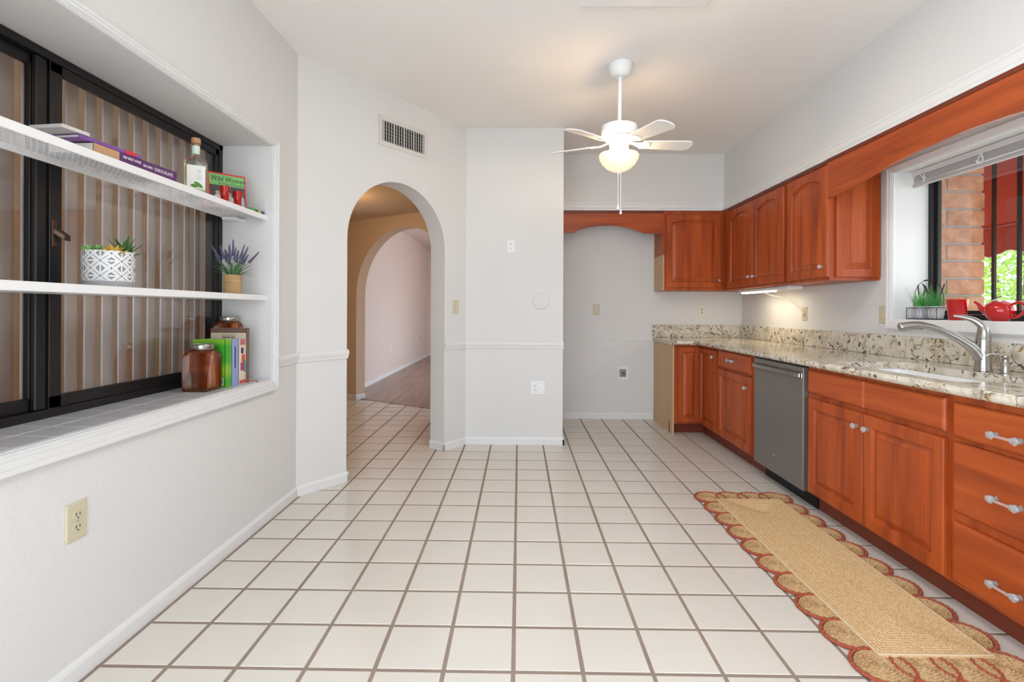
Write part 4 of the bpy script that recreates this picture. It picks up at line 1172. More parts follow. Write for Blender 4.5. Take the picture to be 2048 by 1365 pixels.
# ------------------------------------------------------------------ outlet and switch plates
def plate(name, label, M, kind, m, w_=.072, h_=.117, group=None, rm=None):
    t = thing(name, label, 'outlet' if 'outlet' in name else 'switch' if 'switch' in name else 'plate', tuple(M @ Vector((0, 0, 0))), group)
    o = [(-w_ / 2, -h_ / 2), (w_ / 2, -h_ / 2), (w_ / 2, h_ / 2), (-w_ / 2, h_ / 2)]
    L3 = lambda lp, w: [(u, v, w) for u, v in lp]
    build(MB().loft([L3(o, .0005), L3(o, .003), L3(inset(o, .004), .006)]).xf(M), 'cover_plate', m, t)
    def recept(uc, vc):
        e = MB().lathe([(0, .006), (.0165, .006), (.0165, .0085), (0, .0085)], (uc, vc, 0), 16, True, 1.0, .86)
        r = build(e.xf(M), 'receptacle', rm or m, t)
        for du, hh in ((-.0062, .010), (.0062, .008)):
            build(MB().box(uc + du - .0013, uc + du + .0013, vc + .001 - hh / 2 + .002, vc + .001 + hh / 2 + .002, .0083, .0092).xf(M), 'slot', M_SLOT, r)
        build(MB().lathe([(0, .0083), (.0026, .0083), (.0026, .0092), (0, .0092)], (uc, vc - .0085, 0), 8).xf(M), 'ground_hole', M_SLOT, r)
    if kind == 'duplex':
        recept(0, .0195); recept(0, -.0195)
        build(MB().lathe([(0, .006), (.003, .006), (.003, .0075), (0, .0075)], (0, 0, 0), 8).xf(M), 'screw', M_CHROME, t)
    elif kind == 'half':
        recept(-.023, .0195); recept(-.023, -.0195)
        for v in (.03, -.03):
            build(MB().lathe([(0, .006), (.003, .006), (.003, .0075), (0, .0075)], (.023, v, 0), 8).xf(M), 'screw', M_CHROME, t)
    elif kind == 'toggle':
        build(MB().box(-.006, .006, -.013, .013, .0055, .0075).xf(M), 'slot_frame', m, t)
        build(MB().loft([[(-.0045, -.006, .007), (.0045, -.006, .007), (.0045, .006, .007), (-.0045, .006, .007)], [(-.0035, .004, .018), (.0035, .004, .018), (.0035, .010, .017), (-.0035, .010, .017)]]).xf(M), 'toggle', M_PLATEW, t)
        for v in (.030, -.030):
            build(MB().lathe([(0, .006), (.003, .006), (.003, .0075), (0, .0075)], (0, v, 0), 8).xf(M), 'screw', M_CHROME, t)
    elif kind == 'rocker':
        build(MB().loft([[(-.016, -.033, .006), (.016, -.033, .006), (.016, .033, .006), (-.016, .033, .006)], [(-.0145, -.031, .0105), (.0145, -.031, .0105), (.0145, .031, .0075), (-.0145, .031, .0075)]]).xf(M), 'rocker', m, t)
    return t
LX = lambda y, z: basis((XL, y, z), (0, 1, 0), (0, 0, 1), (1, 0, 0))
def AW(tt, z, out=0.0):
    x, y = ap(tt, out)
    return basis((x, y, z), (AD.x, AD.y, 0), (0, 0, 1), (-AN.x, -AN.y, 0))
plate('wall_outlet', 'ivory duplex outlet low on the left wall under the niche', LX(1.543, .507), 'duplex', M_IVORY, .075, .12)
plate('light_switch', 'ivory toggle switch to the right of the arched doorway', AW(1.434, 1.207), 'toggle', M_IVORY)
plate('wall_outlet', 'white duplex outlet high on the white back wall', AY(-.075, YB, 1.743), 'duplex', M_PLATEW)
plate('wall_outlet', 'double-width white outlet plate low on the white back wall', AY(.166, YB, .50), 'half', M_PLATEW, .132, .122)
plate('light_switch', 'ivory switch on the alcove wall beneath the arched valance', AY(.843, YA, 1.192), 'toggle', M_IVORY)
plate('wall_outlet', 'white plate with ivory receptacles above the corner upstand', AY(1.987, YA, 1.182), 'duplex', mat('aged_white_plastic', (.78, .76, .70), .4), rm=M_IVORY)
plate('wall_outlet', 'ivory outlet with the cream light cord plugged in', AX(XR, 4.222, 1.163), 'duplex', M_IVORY)
plate('light_switch', 'ivory rocker switch beside the kitchen window casing', AX(XR, 3.322, 1.163), 'rocker', M_IVORY)
hq = P1 + D2 * -.115
plate('light_switch', 'ivory switch on the dim hall wall seen through the archway', basis((hq.x, hq.y, 1.27), (D2.x, D2.y, 0), (0, 0, 1), (-N2.x, -N2.y, 0)), 'toggle', M_IVORY)
plate('wall_outlet', 'outlet low on the far room wall seen through both arches', basis((FX0, 8.95, .47), (0, 1, 0), (0, 0, 1), (1, 0, 0)), 'duplex', M_PLATEW)
plate('wall_outlet', 'ivory outlet at the far end of the room beyond both arches', basis((FX0, 11.6, .52), (0, 1, 0), (0, 0, 1), (1, 0, 0)), 'duplex', M_IVORY)
# round blank cover
cv = thing('cover_plate', 'round white blank cover plate on the white back wall', 'plate', (.191, YB, 1.26))
build(MB().lathe([(0, 0), (.074, 0), (.074, .003), (.069, .008), (.060, .009), (0, .009)], seg=40).xf(AY(.191, YB - .0005, 1.26)), 'disc', M_WALL, cv, smooth=True)
# icemaker supply box
ib = thing('supply_box', 'recessed white icemaker valve box low on the alcove wall', 'valve box', (1.133, YA, .43))
MI = AY(1.133, YA - .0005, .503)
mb = MB().box(-.063, .063, .040, .072, 0, .006).box(-.063, .063, -.072, -.044, 0, .006).box(-.063, -.037, -.044, .040, 0, .006).box(.037, .063, -.044, .040, 0, .006)
build(mb.xf(MI), 'frame', M_PLATEW, ib, .001)
build(MB().box(-.037, .037, -.044, .040, .0, .001).xf(MI), 'recess_back', mat('painted_recess_shade', (.32, .30, .29), .8), ib)  # flat back; the shade of the recess is put into its grey
build(MB().tube([(.002, -.043, .010), (.002, -.006, .010)], .007, 10).xf(MI), 'brass_valve', mat('brass', (.55, .36, .10), .3, metal=1), ib)
build(MB().tube([(-.014, .002, .012), (.020, .002, .012)], .006, 8).xf(MI), 'blue_handle', mat('blue_plastic', (.03, .08, .35), .4), ib)

# ------------------------------------------------------------------ air register on the angled wall
vt = thing('air_vent', 'white wall air register with dark vertical louvres above the archway', 'vent', (*ap(.855), 2.39))
MV = AW(.855, 2.498)
hw_, hh_ = .236, .108
mb = MB(); fr = .032
mb.box(-hw_, hw_, hh_ - fr, hh_, 0, .008); mb.box(-hw_, hw_, -hh_, -hh_ + fr, 0, .008); mb.box(-hw_, -hw_ + fr, -hh_ + fr, hh_ - fr, 0, .008); mb.box(hw_ - fr, hw_, -hh_ + fr, hh_ - fr, 0, .008)
M_VENT = mat('vent_enamel', (.70, .67, .63), .5)
build(mb.xf(MV), 'frame', M_VENT, vt, .001)
build(MB().box(-hw_ + fr, hw_ - fr, -hh_ + fr, hh_ - fr, .0008, .0015).xf(MV), 'duct_opening', mat('duct_dark', (.02, .02, .02), .9), vt)
for i in range(17):
    u = -hw_ + fr + .012 + i * (2 * (hw_ - fr) - .024) / 16
    tl = .007 if i % 4 == 0 else .0025
    build(MB().box(u - tl * .6, u + tl * .6, -hh_ + fr, hh_ - fr, .0018, .0068).xf(MV), 'louvre', M_VENT, vt)
for i in range(6):
    v = -hh_ + fr + .010 + i * (2 * (hh_ - fr) - .02) / 5
    build(MB().box(-hw_ + fr, hw_ - fr, v - .0011, v + .0011, .0016, .0032).xf(MV), 'cross_bar', mat('vent_grey', (.30, .29, .28), .6), vt)
for sg in (-1, 1):
    build(MB().lathe([(0, .008), (.004, .008), (.0035, .0095), (0, .0098)], (sg * (hw_ - .014), 0, 0), 8).xf(MV), 'screw', M_CHROME, vt)

# ------------------------------------------------------------------ ceiling light box
cl = thing('ceiling_light', 'flush white fluorescent ceiling light at the top edge of the picture', 'light', (.635, 1.98, ZC - .07))
fx0, fx1, fy0_, fy1_ = .300, .970, 1.35, 2.575
def rl_(d, z): return [(fx0 + d, fy0_ + d, z), (fx1 - d, fy0_ + d, z), (fx1 - d, fy1_ - d, z), (fx0 + d, fy1_ - d, z)]
build(MB().loft([rl_(0, ZC - .001), rl_(0, ZC - .024), rl_(.014, ZC - .032), rl_(.085, ZC - .036), rl_(.090, ZC - .028)], True, False), 'frame', M_WHITE, cl)
build(MB().loft([rl_(.091, ZC - .020), rl_(.091, ZC - .029), rl_(.11, ZC - .033)]), 'diffuser', mat('lit_acrylic', (.9, .9, .9), .4, emit=(.98, .97, .97), estr=11.5), cl)

# ------------------------------------------------------------------ ceiling fan
piv = Vector((.651, 3.226, ZC - .03))
fan = thing('ceiling_fan', 'white five-blade ceiling fan with a lit glass bowl and two pull chains', 'fan', tuple(piv))
FM = Matrix.Translation(piv) @ Matrix.Rotation(math.atan(.066), 4, 'X')
def fz(z): return z - piv.z
build(MB().lathe([(.0, .029), (.076, .029), (.077, .024), (.072, -.006), (.060, -.036), (.046, -.050), (.030, -.054), (.026, -.046), (0, -.046)], piv, 32), 'canopy', M_WHITE, fan, smooth=True)
build(MB().lathe([(.0, -.03), (.0125, -.03), (.0125, fz(2.40)), (0, fz(2.40))], seg=14).xf(FM), 'downrod', M_WHITE, fan, smooth=True)
build(MB().lathe([(0, fz(2.405)), (.020, fz(2.405)), (.095, fz(2.400)), (.112, fz(2.392)), (.116, fz(2.38)), (.116, fz(2.330)), (.108, fz(2.322)), (0, fz(2.322))], seg=36).xf(FM), 'motor_housing', M_WHITE, fan, smooth=True)
build(MB().lathe([(0, fz(2.3215)), (.088, fz(2.3215)), (.092, fz(2.300)), (.070, fz(2.285)), (.060, fz(2.268)), (.060, fz(2.222)), (0, fz(2.222))], seg=40, flute=(20, .02)).xf(FM), 'switch_housing', M_WHITE, fan, smooth=True)
for k in range(5):
    a = math.radians(-66.3 + 72 * k)
    MBk = FM @ Matrix.Rotation(a, 4, 'Z') @ Matrix.Translation((0, 0, fz(2.276)))
    mi = MB().loft([[(.055, -.020, .014), (.055, .020, .014), (.055, .020, .022), (.055, -.020, .022)], [(.10, -.013, .002), (.10, .013, .002), (.10, .013, .009), (.10, -.013, .009)], [(.135, -.030, -.006), (.135, .030, -.006), (.135, .030, 0), (.135, -.030, 0)], [(.185, -.040, -.0075), (.185, .040, -.0075), (.185, .040, -.003), (.185, -.040, -.003)], [(.205, -.020, -.0075), (.205, .020, -.0075), (.205, .020, -.003), (.205, -.020, -.003)]])
    pitch = Matrix.Rotation(math.radians(-12), 4, 'X')
    build(mi.xf(MBk @ pitch), 'blade_iron', M_WHITE, fan, .002)
    prof = []
    for i in range(9):
        t = i / 8; x = .15 + .30 * t; prof.append((x, .050 + .014 * t))
    for i in range(1, 8):
        q = math.pi / 2 * i / 8; prof.append((.45 + .042 * math.sin(q), .064 - .064 * (1 - math.cos(q)) * .9))
    prof.append((.492, .004))
    ring = [(x, y_) for x, y_ in prof] + [(x, -y_) for x, y_ in reversed(prof)]
    build(MB().loft([[(x, y_, -.003) for x, y_ in ring], [(x, y_, .003) for x, y_ in ring]]).xf(MBk @ pitch), 'blade', mat('fan_blade_white', (.84, .83, .80), .45), fan)
bowl = [(0, fz(2.0925)), (.014, fz(2.0925)), (.045, fz(2.099)), (.08, fz(2.117)), (.108, fz(2.145)), (.126, fz(2.178)), (.130, fz(2.200)), (.122, fz(2.212)), (.095, fz(2.221)), (.062, fz(2.224)), (0, fz(2.224))]
bo = build(MB().lathe(bowl, seg=40).xf(FM), 'glass_bowl', M_SHADE, fan, smooth=True)
build(MB().lathe([(0, fz(2.078)), (.006, fz(2.079)), (.011, fz(2.086)), (.014, fz(2.094)), (0, fz(2.094))], seg=14).xf(FM), 'finial', M_WHITE, fan, smooth=True)
for dx_, zz_ in ((-.008, 1.845), (.004, 1.815)):
    c0 = FM @ Vector((dx_ * 1.5, -.03, fz(2.12)))
    mc = MB().tube([(c0.x, c0.y - .012, 2.10), (c0.x + .0, c0.y - .012, zz_ + .03)], .0016, 6)
    pc_ = build(mc, 'pull_chain', M_WHITE, fan)
    build(MB().lathe([(0, .042), (.002, .04), (.004, .025), (.0085, .010), (.008, .004), (0, 0)], (c0.x, c0.y - .012, zz_ - .008), 12), 'chain_weight', M_WHITE, pc_, smooth=True)
lb = FM @ Vector((0, 0, fz(2.05)))
for ab in (200, 20):
    light('fan_bulb', 'POINT', tuple(FM @ Vector((.105 * math.cos(math.radians(ab)), .105 * math.sin(math.radians(ab)), fz(2.238)))), 4.2, (1, .66, .34), radius=.02)

# ------------------------------------------------------------------ jute runner
rug = thing('runner_rug', 'natural jute runner with scalloped ovals edged in terracotta in front of the sink', 'rug', (1.41, 2.38, .0))
RX0, RX1, RY0, RY1 = 1.222, 1.612, 1.690, 3.072
step = .0125; nring = int((RX1 - RX0) / 2 / step)
def rrx(d):
    return RX0 + d, RX1 - d, RY0 + d, RY1 - d
mb = MB(); rings = []
def rectring(d, z):
    x0, x1, y0, y1 = rrx(min(d, (RX1 - RX0) / 2 - .0005))
    out = []
    n1, n2 = 4, 14
    for i in range(n1): out.append((x0 + (x1 - x0) * i / n1, y0, z))
    for i in range(n2): out.append((x1, y0 + (y1 - y0) * i / n2, z))
    for i in range(n1): out.append((x1 - (x1 - x0) * i / n1, y1, z))
    for i in range(n2): out.append((x0, y1 - (y1 - y0) * i / n2, z))
    return [(x + random.uniform(-.0006, .0006), y + random.uniform(-.0006, .0006), zz) for x, y, zz in out]
rings.append(rectring(0, .007)); rings.append(rectring(0, .0155))
for k in range(nring + 1):
    d = k * step
    rings.append(rectring(d + step * .15, .0198)); rings.append(rectring(d + step * .5, .0220)); rings.append(rectring(d + step * .85, .0198)); rings.append(rectring(d + step * .98, .0178))
rings = rings[:2 + nring * 4 + 2]
build(mb.loft(rings), 'woven_centre', M_JUTE, rug, smooth=True)
build(MB().tube([(x, y, .0185) for x, y, _ in rectring(.004, 0)], .0042, 6, True), 'centre_border', mat('pale_jute', (.70, .55, .36), .9), rug, smooth=True)
def disc_mesh(rx, ry):
    pr = [(0, .002)]
    n = 8
    prof = [(rx * .90, .0015)]
    out = [(rx * .9, .0012), (rx * .905, .006)]
    for k in range(n):
        r1 = .9 - k * .9 / n; r0 = .9 - (k + 1) * .9 / n
        out += [(rx * (r1 - .02), .0105), (rx * (r1 + r0) / 2, .0122), (rx * (r0 + .02), .0105), (rx * max(r0, .002), .0092)]
    return MB().lathe(out, seg=28, cap=False, sy=ry / rx)
def edge_mesh(rx, ry):
    n = 52; pts = []; rad_ = []
    for i in range(n):
        a = 2 * math.pi * i / n
        pts.append((rx * .95 * math.cos(a), ry * .95 * math.sin(a), .0075 + .0012 * (i % 2)))
        rad_.append(.0062 + .0016 * (i % 2))
    return MB().tube(pts, rad_, 7, True)
d_me = disc_mesh(.093, .088).mesh('scallop', smooth=True); d_me.materials.append(M_JUTED)
e_me = edge_mesh(.097, .090).mesh('braided_edge', smooth=False); e_me.materials.append(M_TERRA)
cent = []
for i in range(10):
    yy = 3.125 - i * (3.125 - 1.650) / 9
    cent.append((1.207, yy)); cent.append((1.612, yy))
for xx in (1.342, 1.477):
    cent.append((xx, 3.125)); cent.append((xx, 1.650))
rr_ = random.Random(5)
for (x, y) in cent:
    o = link('scallop', d_me, None, rug); o.location = Vector((x, y, 0)) - wloc(rug); o.rotation_euler = (0, 0, 0)
    e = link('braided_edge', e_me, None, o)

# ------------------------------------------------------------------ kitchen window: casing, frame, blind, sill things
casing('trim_6', XR, -1, WY0, WY1, WZ0, WZ1, .045, .070, .052, M_TRIM)
struct(B(XR - .001, WX + .05, WY0, WY1, WZ0 - .02, WZ0), 'sill_window', M_TRIM)
w2 = tag(thing('window_2', None, None, (WX, 2.3, WZ0)), kind='structure')
mb = MB(); x0, x1 = WX - .01, WX + .05; t_ = .032
mb.box(x0, x1, WY0, WY1, WZ0 + .0005, WZ0 + t_); mb.box(x0, x1, WY0, WY1, WZ1 - t_, WZ1); mb.box(x0, x1, WY0, WY0 + t_, WZ0, WZ1); mb.box(x0, x1, WY1 - t_, WY1, WZ0, WZ1)
mb.box(x0, x1, 2.29, 2.33, WZ0 + t_, WZ1 - t_)
build(mb, 'window_frame', M_BRONZE, w2, .002)
for ya, yb in ((WY0 + t_, 2.289), (2.331, WY1 - t_)):
    mb = MB(); q = .022; z0_, z1_ = WZ0 + t_ + .001, WZ1 - t_ - .001
    mb.box(WX + .008, WX + .03, ya, yb, z0_, z0_ + q); mb.box(WX + .008, WX + .03, ya, yb, z1_ - q, z1_); mb.box(WX + .008, WX + .03, ya, ya + q, z0_ + q, z1_ - q); mb.box(WX + .008, WX + .03, yb - q, yb, z0_ + q, z1_ - q)
    s_ = build(mb, 'sash', M_BRONZE, w2, .001)
    build(B(WX + .017, WX + .021, ya + q - .003, yb - q + .003, z0_ + q - .003, z1_ - q + .003), 'pane', M_PANE, s_)
vb = thing('venetian_blind', 'white mini blind pulled right up at the top of the kitchen window', 'blind', (2.53, 2.3, 1.98))
build(B(2.495, 2.545, WY0 + .02, WY1 - .035, WZ1 - .034, WZ1 - .003), 'head_rail', mat('blind_grey_white', (.72, .71, .70), .35, metal=.2), vb, .002)
for i in range(9):
    build(B(2.508, 2.533, WY0 + .02, WY1 - .03, WZ1 - .040 - i * .0042, WZ1 - .0382 - i * .0042), 'slat', mat('blind_slat', (.70, .69, .68), .4), vb)
build(MB().tube([(2.520, WY0 + .02, WZ1 - .090), (2.520, WY1 - .025, WZ1 - .090)], .013, 12), 'bottom_rail', mat('blind_rail_grey', (.50, .48, .47), .4), vb, smooth=True)
rk = random.Random(11)
for yk in (3.09, 2.72, 2.35):
    pts = [(2.500 + rk.uniform(-.012, .004), yk + rk.uniform(-.022, .022), WZ1 - .055 + rk.uniform(-.035, .025)) for _ in range(14)]
    build(MB().tube(smooth_path(pts, 4), .0014, 5), 'knotted_cord', M_WHITE, vb)

# wire basket with two little zinc pots
bk = thing('wire_basket', 'black wire basket with a tall bail handle on the window sill', 'basket', (2.515, 3.075, WZ0))
bx_, by_, bz_ = (2.470, 2.560), (2.962, 3.188), WZ0
wr = .0018
for zz_ in (.004, .072):
    build(MB().tube([(bx_[0], by_[0], bz_ + zz_), (bx_[1], by_[0], bz_ + zz_), (bx_[1], by_[1], bz_ + zz_), (bx_[0], by_[1], bz_ + zz_)], wr * 1.3, 6, True), 'hoop', M_BLACK, bk)
mb = MB()
nst = 8
for i in range(nst):
    yy = by_[0] + (by_[1] - by_[0]) * i / nst; dy_ = (by_[1] - by_[0]) / nst
    for xx in bx_:
        mb.tube([(xx, yy, bz_ + .004), (xx, yy + dy_ * .5, bz_ + .026), (xx, yy + dy_ * .5, bz_ + .048), (xx, yy + dy_, bz_ + .072)], .0008, 4)
        mb.tube([(xx, yy + dy_, bz_ + .004), (xx, yy + dy_ * .5, bz_ + .026)], .0008, 4); mb.tube([(xx, yy + dy_ * .5, bz_ + .048), (xx, yy, bz_ + .072)], .0008, 4)
build(mb, 'chicken_wire', M_BLACK, bk)['kind'] = 'stuff'
for yy in (by_[0], by_[1]):
    for xx in bx_:
        build(MB().tube([(xx, yy, bz_ + .002), (xx, yy, bz_ + .074)], wr, 6), 'upright', M_BLACK, bk)
ym = (by_[0] + by_[1]) / 2; xm = 2.515
hpts = [(xm, by_[1], bz_ + .07), (xm, by_[1] - .004, bz_ + .13), (xm, by_[1] - .02, bz_ + .19), (xm, by_[1] - .06, bz_ + .232), (xm, ym, bz_ + .243), (xm, by_[0] + .06, bz_ + .232), (xm, by_[0] + .02, bz_ + .19), (xm, by_[0] + .004, bz_ + .13), (xm, by_[0], bz_ + .07)]
build(MB().tube(smooth_path(hpts, 5), [wr if 12 > abs(i - 20) else wr for i in range(41)], 6), 'bail_handle', M_BLACK, bk, smooth=True)
build(MB().tube(smooth_path(hpts, 5)[17:24], .0042, 8), 'handle_grip', M_BLACK, bk, smooth=True)
build(B(bx_[0], bx_[1], by_[0], by_[1], bz_ + .0008, bz_ + .003), 'base_plate', M_BLACK, bk)
M_ZINC = mat('galvanised_zinc', (.60, .62, .64), .45, metal=.35, var=(40, .25))
def grass_pot(yc, label, sd_):
    c = (2.515, yc, bz_ + .004)
    t = thing('potted_grass', label, 'plant', c, 'grass pots in the wire basket')
    build(MB().lathe([(0, 0), (.036, 0), (.043, .070), (.045, .073), (.045, .077), (.041, .077), (.038, .066), (0, .066)], c, 24, False), 'pot', M_ZINC, t, smooth=True)
    r_ = random.Random(sd_)
    cols = [((.03, .22, .06), 90, (.06, .11), .0035), ((.10, .42, .05), 42, (.12, .165), .0042)]
    for col, n_, (l0, l1), wd in cols:
        mb = MB()
        for i in range(n_):
            a = r_.uniform(0, 6.283); rr = .030 * math.sqrt(r_.random()); el = r_.uniform(1.12, 1.52)
            d = Vector((math.cos(a) * math.cos(el), math.sin(a) * math.cos(el), math.sin(el)))
            mb.join(leaf_mb((c[0] + rr * math.cos(a), c[1] + rr * math.sin(a), c[2] + .062), d, r_.uniform(l0, l1), wd, .15, -.15, 4, shape=lambda t: 1 - .92 * t))
        build(mb, 'grass', mat('grass_%d' % n_, col, .5), t)['kind'] = 'stuff'
    for i in range(5):
        a = r_.uniform(0, 6.283); el = r_.uniform(1.0, 1.45)
        d = Vector((math.cos(a) * math.cos(el), math.sin(a) * math.cos(el), math.sin(el)))
        b0 = Vector((c[0], c[1], c[2] + .06))
        L_ = r_.uniform(.13, .18)
        s_ = build(MB().tube([tuple(b0), tuple(b0 + d * L_)], .0009, 4), 'stem', M_LST, t)
        build(MB().tube([tuple(b0 + d * L_ * (.6 + .4 * k / 8)) for k in range(9)], [.0042 if k % 2 else .0026 for k in range(9)], 6), 'seed_head', mat('plum_seed', (.05, .025, .045), .8), s_)
    return t
grass_pot(3.133, 'zinc pot of green grass in the wire basket, nearer the window casing', 21)
grass_pot(3.020, 'zinc pot of green grass in the wire basket, nearer the red cup', 22)

# red cup
ccup = (2.505, 2.865, WZ0)
cu = thing('ceramic_cup', 'tall red ceramic cup with white pattern on the window sill', 'cup', ccup)
build(MB().lathe([(0, 0), (.036, 0), (.0385, .003), (.049, .116), (.0505, .119), (.046, .119), (.036, .010), (0, .008)], ccup, 32, False), 'body', M_RED, cu, smooth=True)
mb = MB(); rp = random.Random(4)
for i in range(46):
    a = math.radians(rp.uniform(-45, -8)); z_ = rp.uniform(.02, .10); rr = .0385 + (.0105) * (z_ / .116) + .0002
    s_ = rp.uniform(.0014, .0034)
    p0 = Vector((ccup[0] + rr * math.cos(a), ccup[1] + rr * math.sin(a), ccup[2] + z_)); tn = Vector((-math.sin(a), math.cos(a), 0)); no = Vector((math.cos(a), math.sin(a), .1))
    mb.loft([[tuple(p0 + tn * s_ * math.cos(q) + Vector((0, 0, 1.5 * s_ * math.sin(q)))) for q in (0, 1.05, 2.1, 3.14, 4.2, 5.2)], [tuple(p0 + no * .0006 + tn * s_ * .8 * math.cos(q) + Vector((0, 0, 1.2 * s_ * math.sin(q)))) for q in (0, 1.05, 2.1, 3.14, 4.2, 5.2)]])
build(mb, 'white_pattern', C_WHITE, cu)['kind'] = 'stuff'
# red teapot
tc_ = Vector((2.505, 2.615, WZ0))
tp = thing('teapot', 'round glossy red teapot with spout and loop handle on the window sill', 'teapot', tuple(tc_))
build(MB().lathe([(0, 0), (.032, 0), (.034, .004), (.050, .018), (.062, .045), (.0625, .062), (.054, .086), (.040, .099), (.032, .103), (0, .104)], tc_, 36), 'body', M_RED, tp, smooth=True)
td = Vector((-.25, .968, 0))
build(MB().tube(smooth_path([tc_ + td * .045 + Vector((0, 0, .045)), tc_ + td * .075 + Vector((0, 0, .062)), tc_ + td * .092 + Vector((0, 0, .086)), tc_ + td * .112 + Vector((0, 0, .103))], 5), [.021 - .0135 * min(1, i / 12) for i in range(16)], 12), 'spout', M_RED, tp, smooth=True)
build(MB().tube(smooth_path([tc_ - td * .048 + Vector((0, 0, .085)), tc_ - td * .085 + Vector((0, 0, .098)), tc_ - td * .108 + Vector((0, 0, .078)), tc_ - td * .100 + Vector((0, 0, .045)), tc_ - td * .070 + Vector((0, 0, .022)), tc_ - td * .048 + Vector((0, 0, .020))], 6), .0065, 10), 'handle', M_RED, tp, smooth=True)
build(MB().lathe([(0, .103), (.033, .103), (.033, .107), (.024, .112), (.008, .114), (.0, .114)], tc_, 28), 'lid', M_STEEL, tp, smooth=True)

# ------------------------------------------------------------------ outside the kitchen window
gr = tag(build(B(WX + .06, 40, -20, 40, -.4, -.3), 'ground', mat('dry_ground', (.45, .42, .33), .95, var=(2, .3))), kind='structure')
rt = tag(thing('wall_brick', None, None, (2.86, 3.45, 0)), kind='structure')
YJ = 3.235; XJ0, XJ1 = WX + .062, 3.005
build(B(XJ0, XJ1 - .012, YJ + .012, YJ + .45, -.35, 2.9), 'mortar', mat('brick_mortar', (.42, .38, .35), .95, bump=(120, .5, .003)), rt)
M_BRK = ramp_mat('slump_brick', (7, 7, 7), [(.3, (.44, .19, .10)), (.55, (.60, .30, .18)), (.8, (.70, .41, .28))], 2.2, 6, .4, .9, .2, 0, .6)
crs = .112; rbk = random.Random(9)
for i in range(27):
    z0_ = -.16 + i * crs
    cuts = [(XJ0, XJ0 + .055), (XJ0 + .066, XJ1)] if i % 2 else [(XJ0, XJ1)]
    for xa, xb in cuts:
        j = rbk.uniform(-.004, .004)
        me_ = MB().box(xa, xb + (j if xb == XJ1 else 0), YJ + abs(j), YJ + .40, z0_, z0_ + crs - .014)
        build(me_, 'brick', M_BRK, rt, .005)
sbm = thing('security_bars', 'black iron security bars outside the kitchen window', 'window bars', (2.92, 2.3, 1.1))
for i in range(12):
    yy = 3.085 - i * .155
    build(B(2.912, 2.928, yy - .008, yy + .008, .95, 2.25), 'bar', M_BLACK, sbm)
for zz_ in (.96, 2.22):
    build(B(2.910, 2.930, 1.2, 3.23, zz_ - .012, zz_ + .012), 'rail', M_BLACK, sbm)
aw = thing('awning', 'red canvas awning with scalloped front valance outside the kitchen window', 'awning', (3.4, 2.4, 1.6))
AX0, AX1, AZ0, AZ1, AY0, AY1 = 3.02, 3.62, 2.50, 1.83, 1.1, 4.25
build(MB().loft([[(AX0, AY0, AZ0), (AX0, AY1, AZ0), (AX0, AY1, AZ0 + .004), (AX0, AY0, AZ0 + .004)], [(AX1, AY0, AZ1), (AX1, AY1, AZ1), (AX1, AY1, AZ1 + .004), (AX1, AY0, AZ1 + .004)]]), 'canopy', M_AWN, aw)
build(MB().loft([[(AX0, AY1, AZ0), (AX1, AY1, AZ1), (AX0, AY1, AZ1)], [(AX0, AY1 + .004, AZ0), (AX1, AY1 + .004, AZ1), (AX0, AY1 + .004, AZ1)]]), 'side_panel', M_AWN, aw)
npt = 90; scal = .30
top_ = [(AY0 + (AY1 - AY0) * i / npt) for i in range(npt + 1)]
def sz(y_):
    ph = ((AY1 - .10 - y_) / scal) % 1.0
    return AZ1 - .20 - .028 * math.cos(2 * math.pi * ph) - (.014 if .28 < ph < .72 else 0)
mb = MB()
for ya, yb in zip(top_, top_[1:]):
    mb.loft([[(AX1, ya, sz(ya)), (AX1, yb, sz(yb)), (AX1, yb, AZ1 + .004), (AX1, ya, AZ1 + .004)], [(AX1 + .004, ya, sz(ya)), (AX1 + .004, yb, sz(yb)), (AX1 + .004, yb, AZ1 + .004), (AX1 + .004, ya, AZ1 + .004)]])
vl = build(mb, 'front_valance', M_AWN, aw)
build(MB().tube([(AX1 - .003, y_, sz(y_)) for y_ in top_], .004, 5), 'scallop_braid', mat('cream_braid', (.72, .60, .42), .8), vl)
build(MB().tube([(AX1 - .012, AY0, AZ1), (AX1 - .012, AY1, AZ1)], .010, 8), 'front_bar', mat('rust_red_bar', (.30, .03, .02), .5), aw)
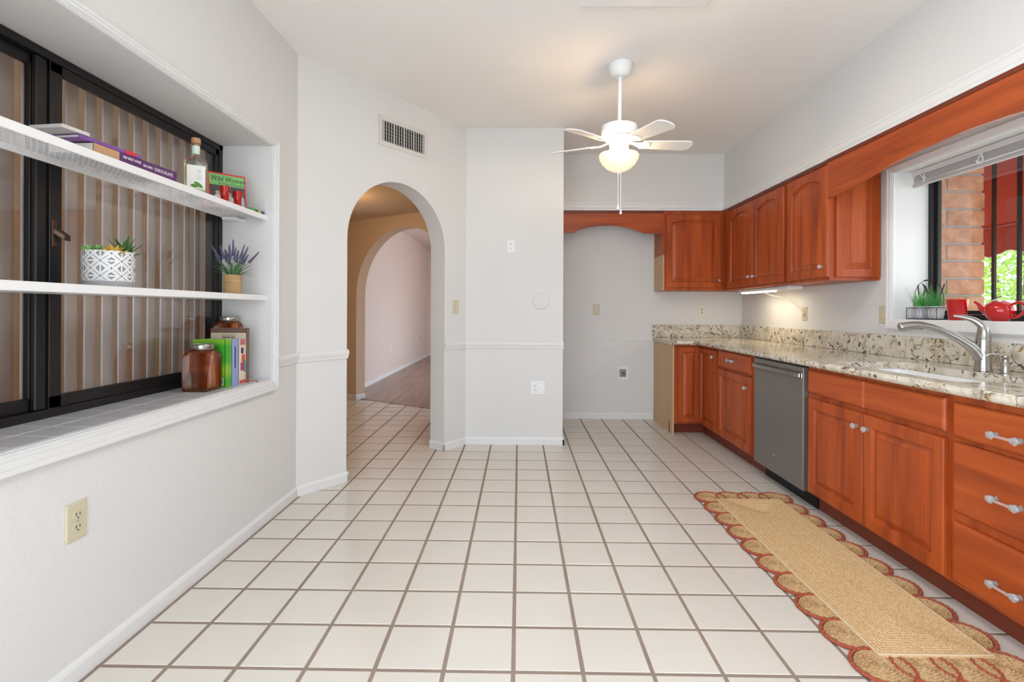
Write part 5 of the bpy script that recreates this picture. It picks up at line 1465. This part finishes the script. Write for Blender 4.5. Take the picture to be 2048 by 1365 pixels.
for yy in (AY1 - .01, (AY0 + AY1) / 2, AY0 + .01):
    build(MB().tube([(AX0, yy, AZ1), (AX1 - .012, yy, AZ1)], .009, 8), 'arm', mat('rust_red_bar', (.3, .03, .02)), aw)
    build(MB().tube([(AX0, yy, AZ0 - .02), (AX1 - .012, yy, AZ1)], .009, 8), 'rafter', mat('rust_red_bar', (.3, .03, .02)), aw)

M_LEAF = mat_cloth('tree_leaf', (.28, .44, .10), (.55, .75, .18), .5)
M_LEAF2 = mat_cloth('shrub_leaf', (.16, .25, .10), (.25, .38, .12), .4)
M_BARK = mat('bark', (.16, .11, .07), .9, bump=(30, .6, .02))
def tree(x, y, hgt, rad_, nl, label, m, sd_, low=.25):
    r_ = random.Random(sd_)
    t = thing('tree', label, 'tree', (x, y, -.3), 'trees beyond the kitchen window')
    build(MB().tube(smooth_path([(x, y, -.32), (x + .05, y - .05, hgt * .35), (x - .05, y + .1, hgt * .8)]), [.14 - .009 * i for i in range(13)], 8), 'trunk', M_BARK, t, smooth=True)
    mb = MB()
    for i in range(nl):
        while True:
            u = Vector((r_.uniform(-1, 1), r_.uniform(-1, 1), r_.uniform(-1, 1)))
            if .2 < u.length < 1: break
        c = Vector((x + u.x * rad_, y + u.y * rad_, hgt * (low + (1 - low) * (.5 + .5 * u.z))))
        a = Vector((r_.uniform(-1, 1), r_.uniform(-1, 1), r_.uniform(-1, 1))).normalized(); b = a.orthogonal().normalized()
        s_ = r_.uniform(.04, .085)
        mb.add([tuple(c - a * s_), tuple(c + b * s_ * .5), tuple(c + a * s_), tuple(c - b * s_ * .5)], [(0, 1, 2, 3)])
    build(mb, 'foliage', m, t)['kind'] = 'stuff'
    return t
tree(7.6, 7.55, 4.6, 1.5, 5200, 'bright green leafy tree seen through the window bars', M_LEAF, 31)
tree(11.0, 11.6, 3.4, 2.4, 5200, 'greyer tree further off beyond the bright leafy one', M_LEAF2, 32, .05)
tree(8.6, 4.2, 4.4, 1.5, 3600, 'leafy tree out past the awning, nearer the frame edge', M_LEAF, 33)
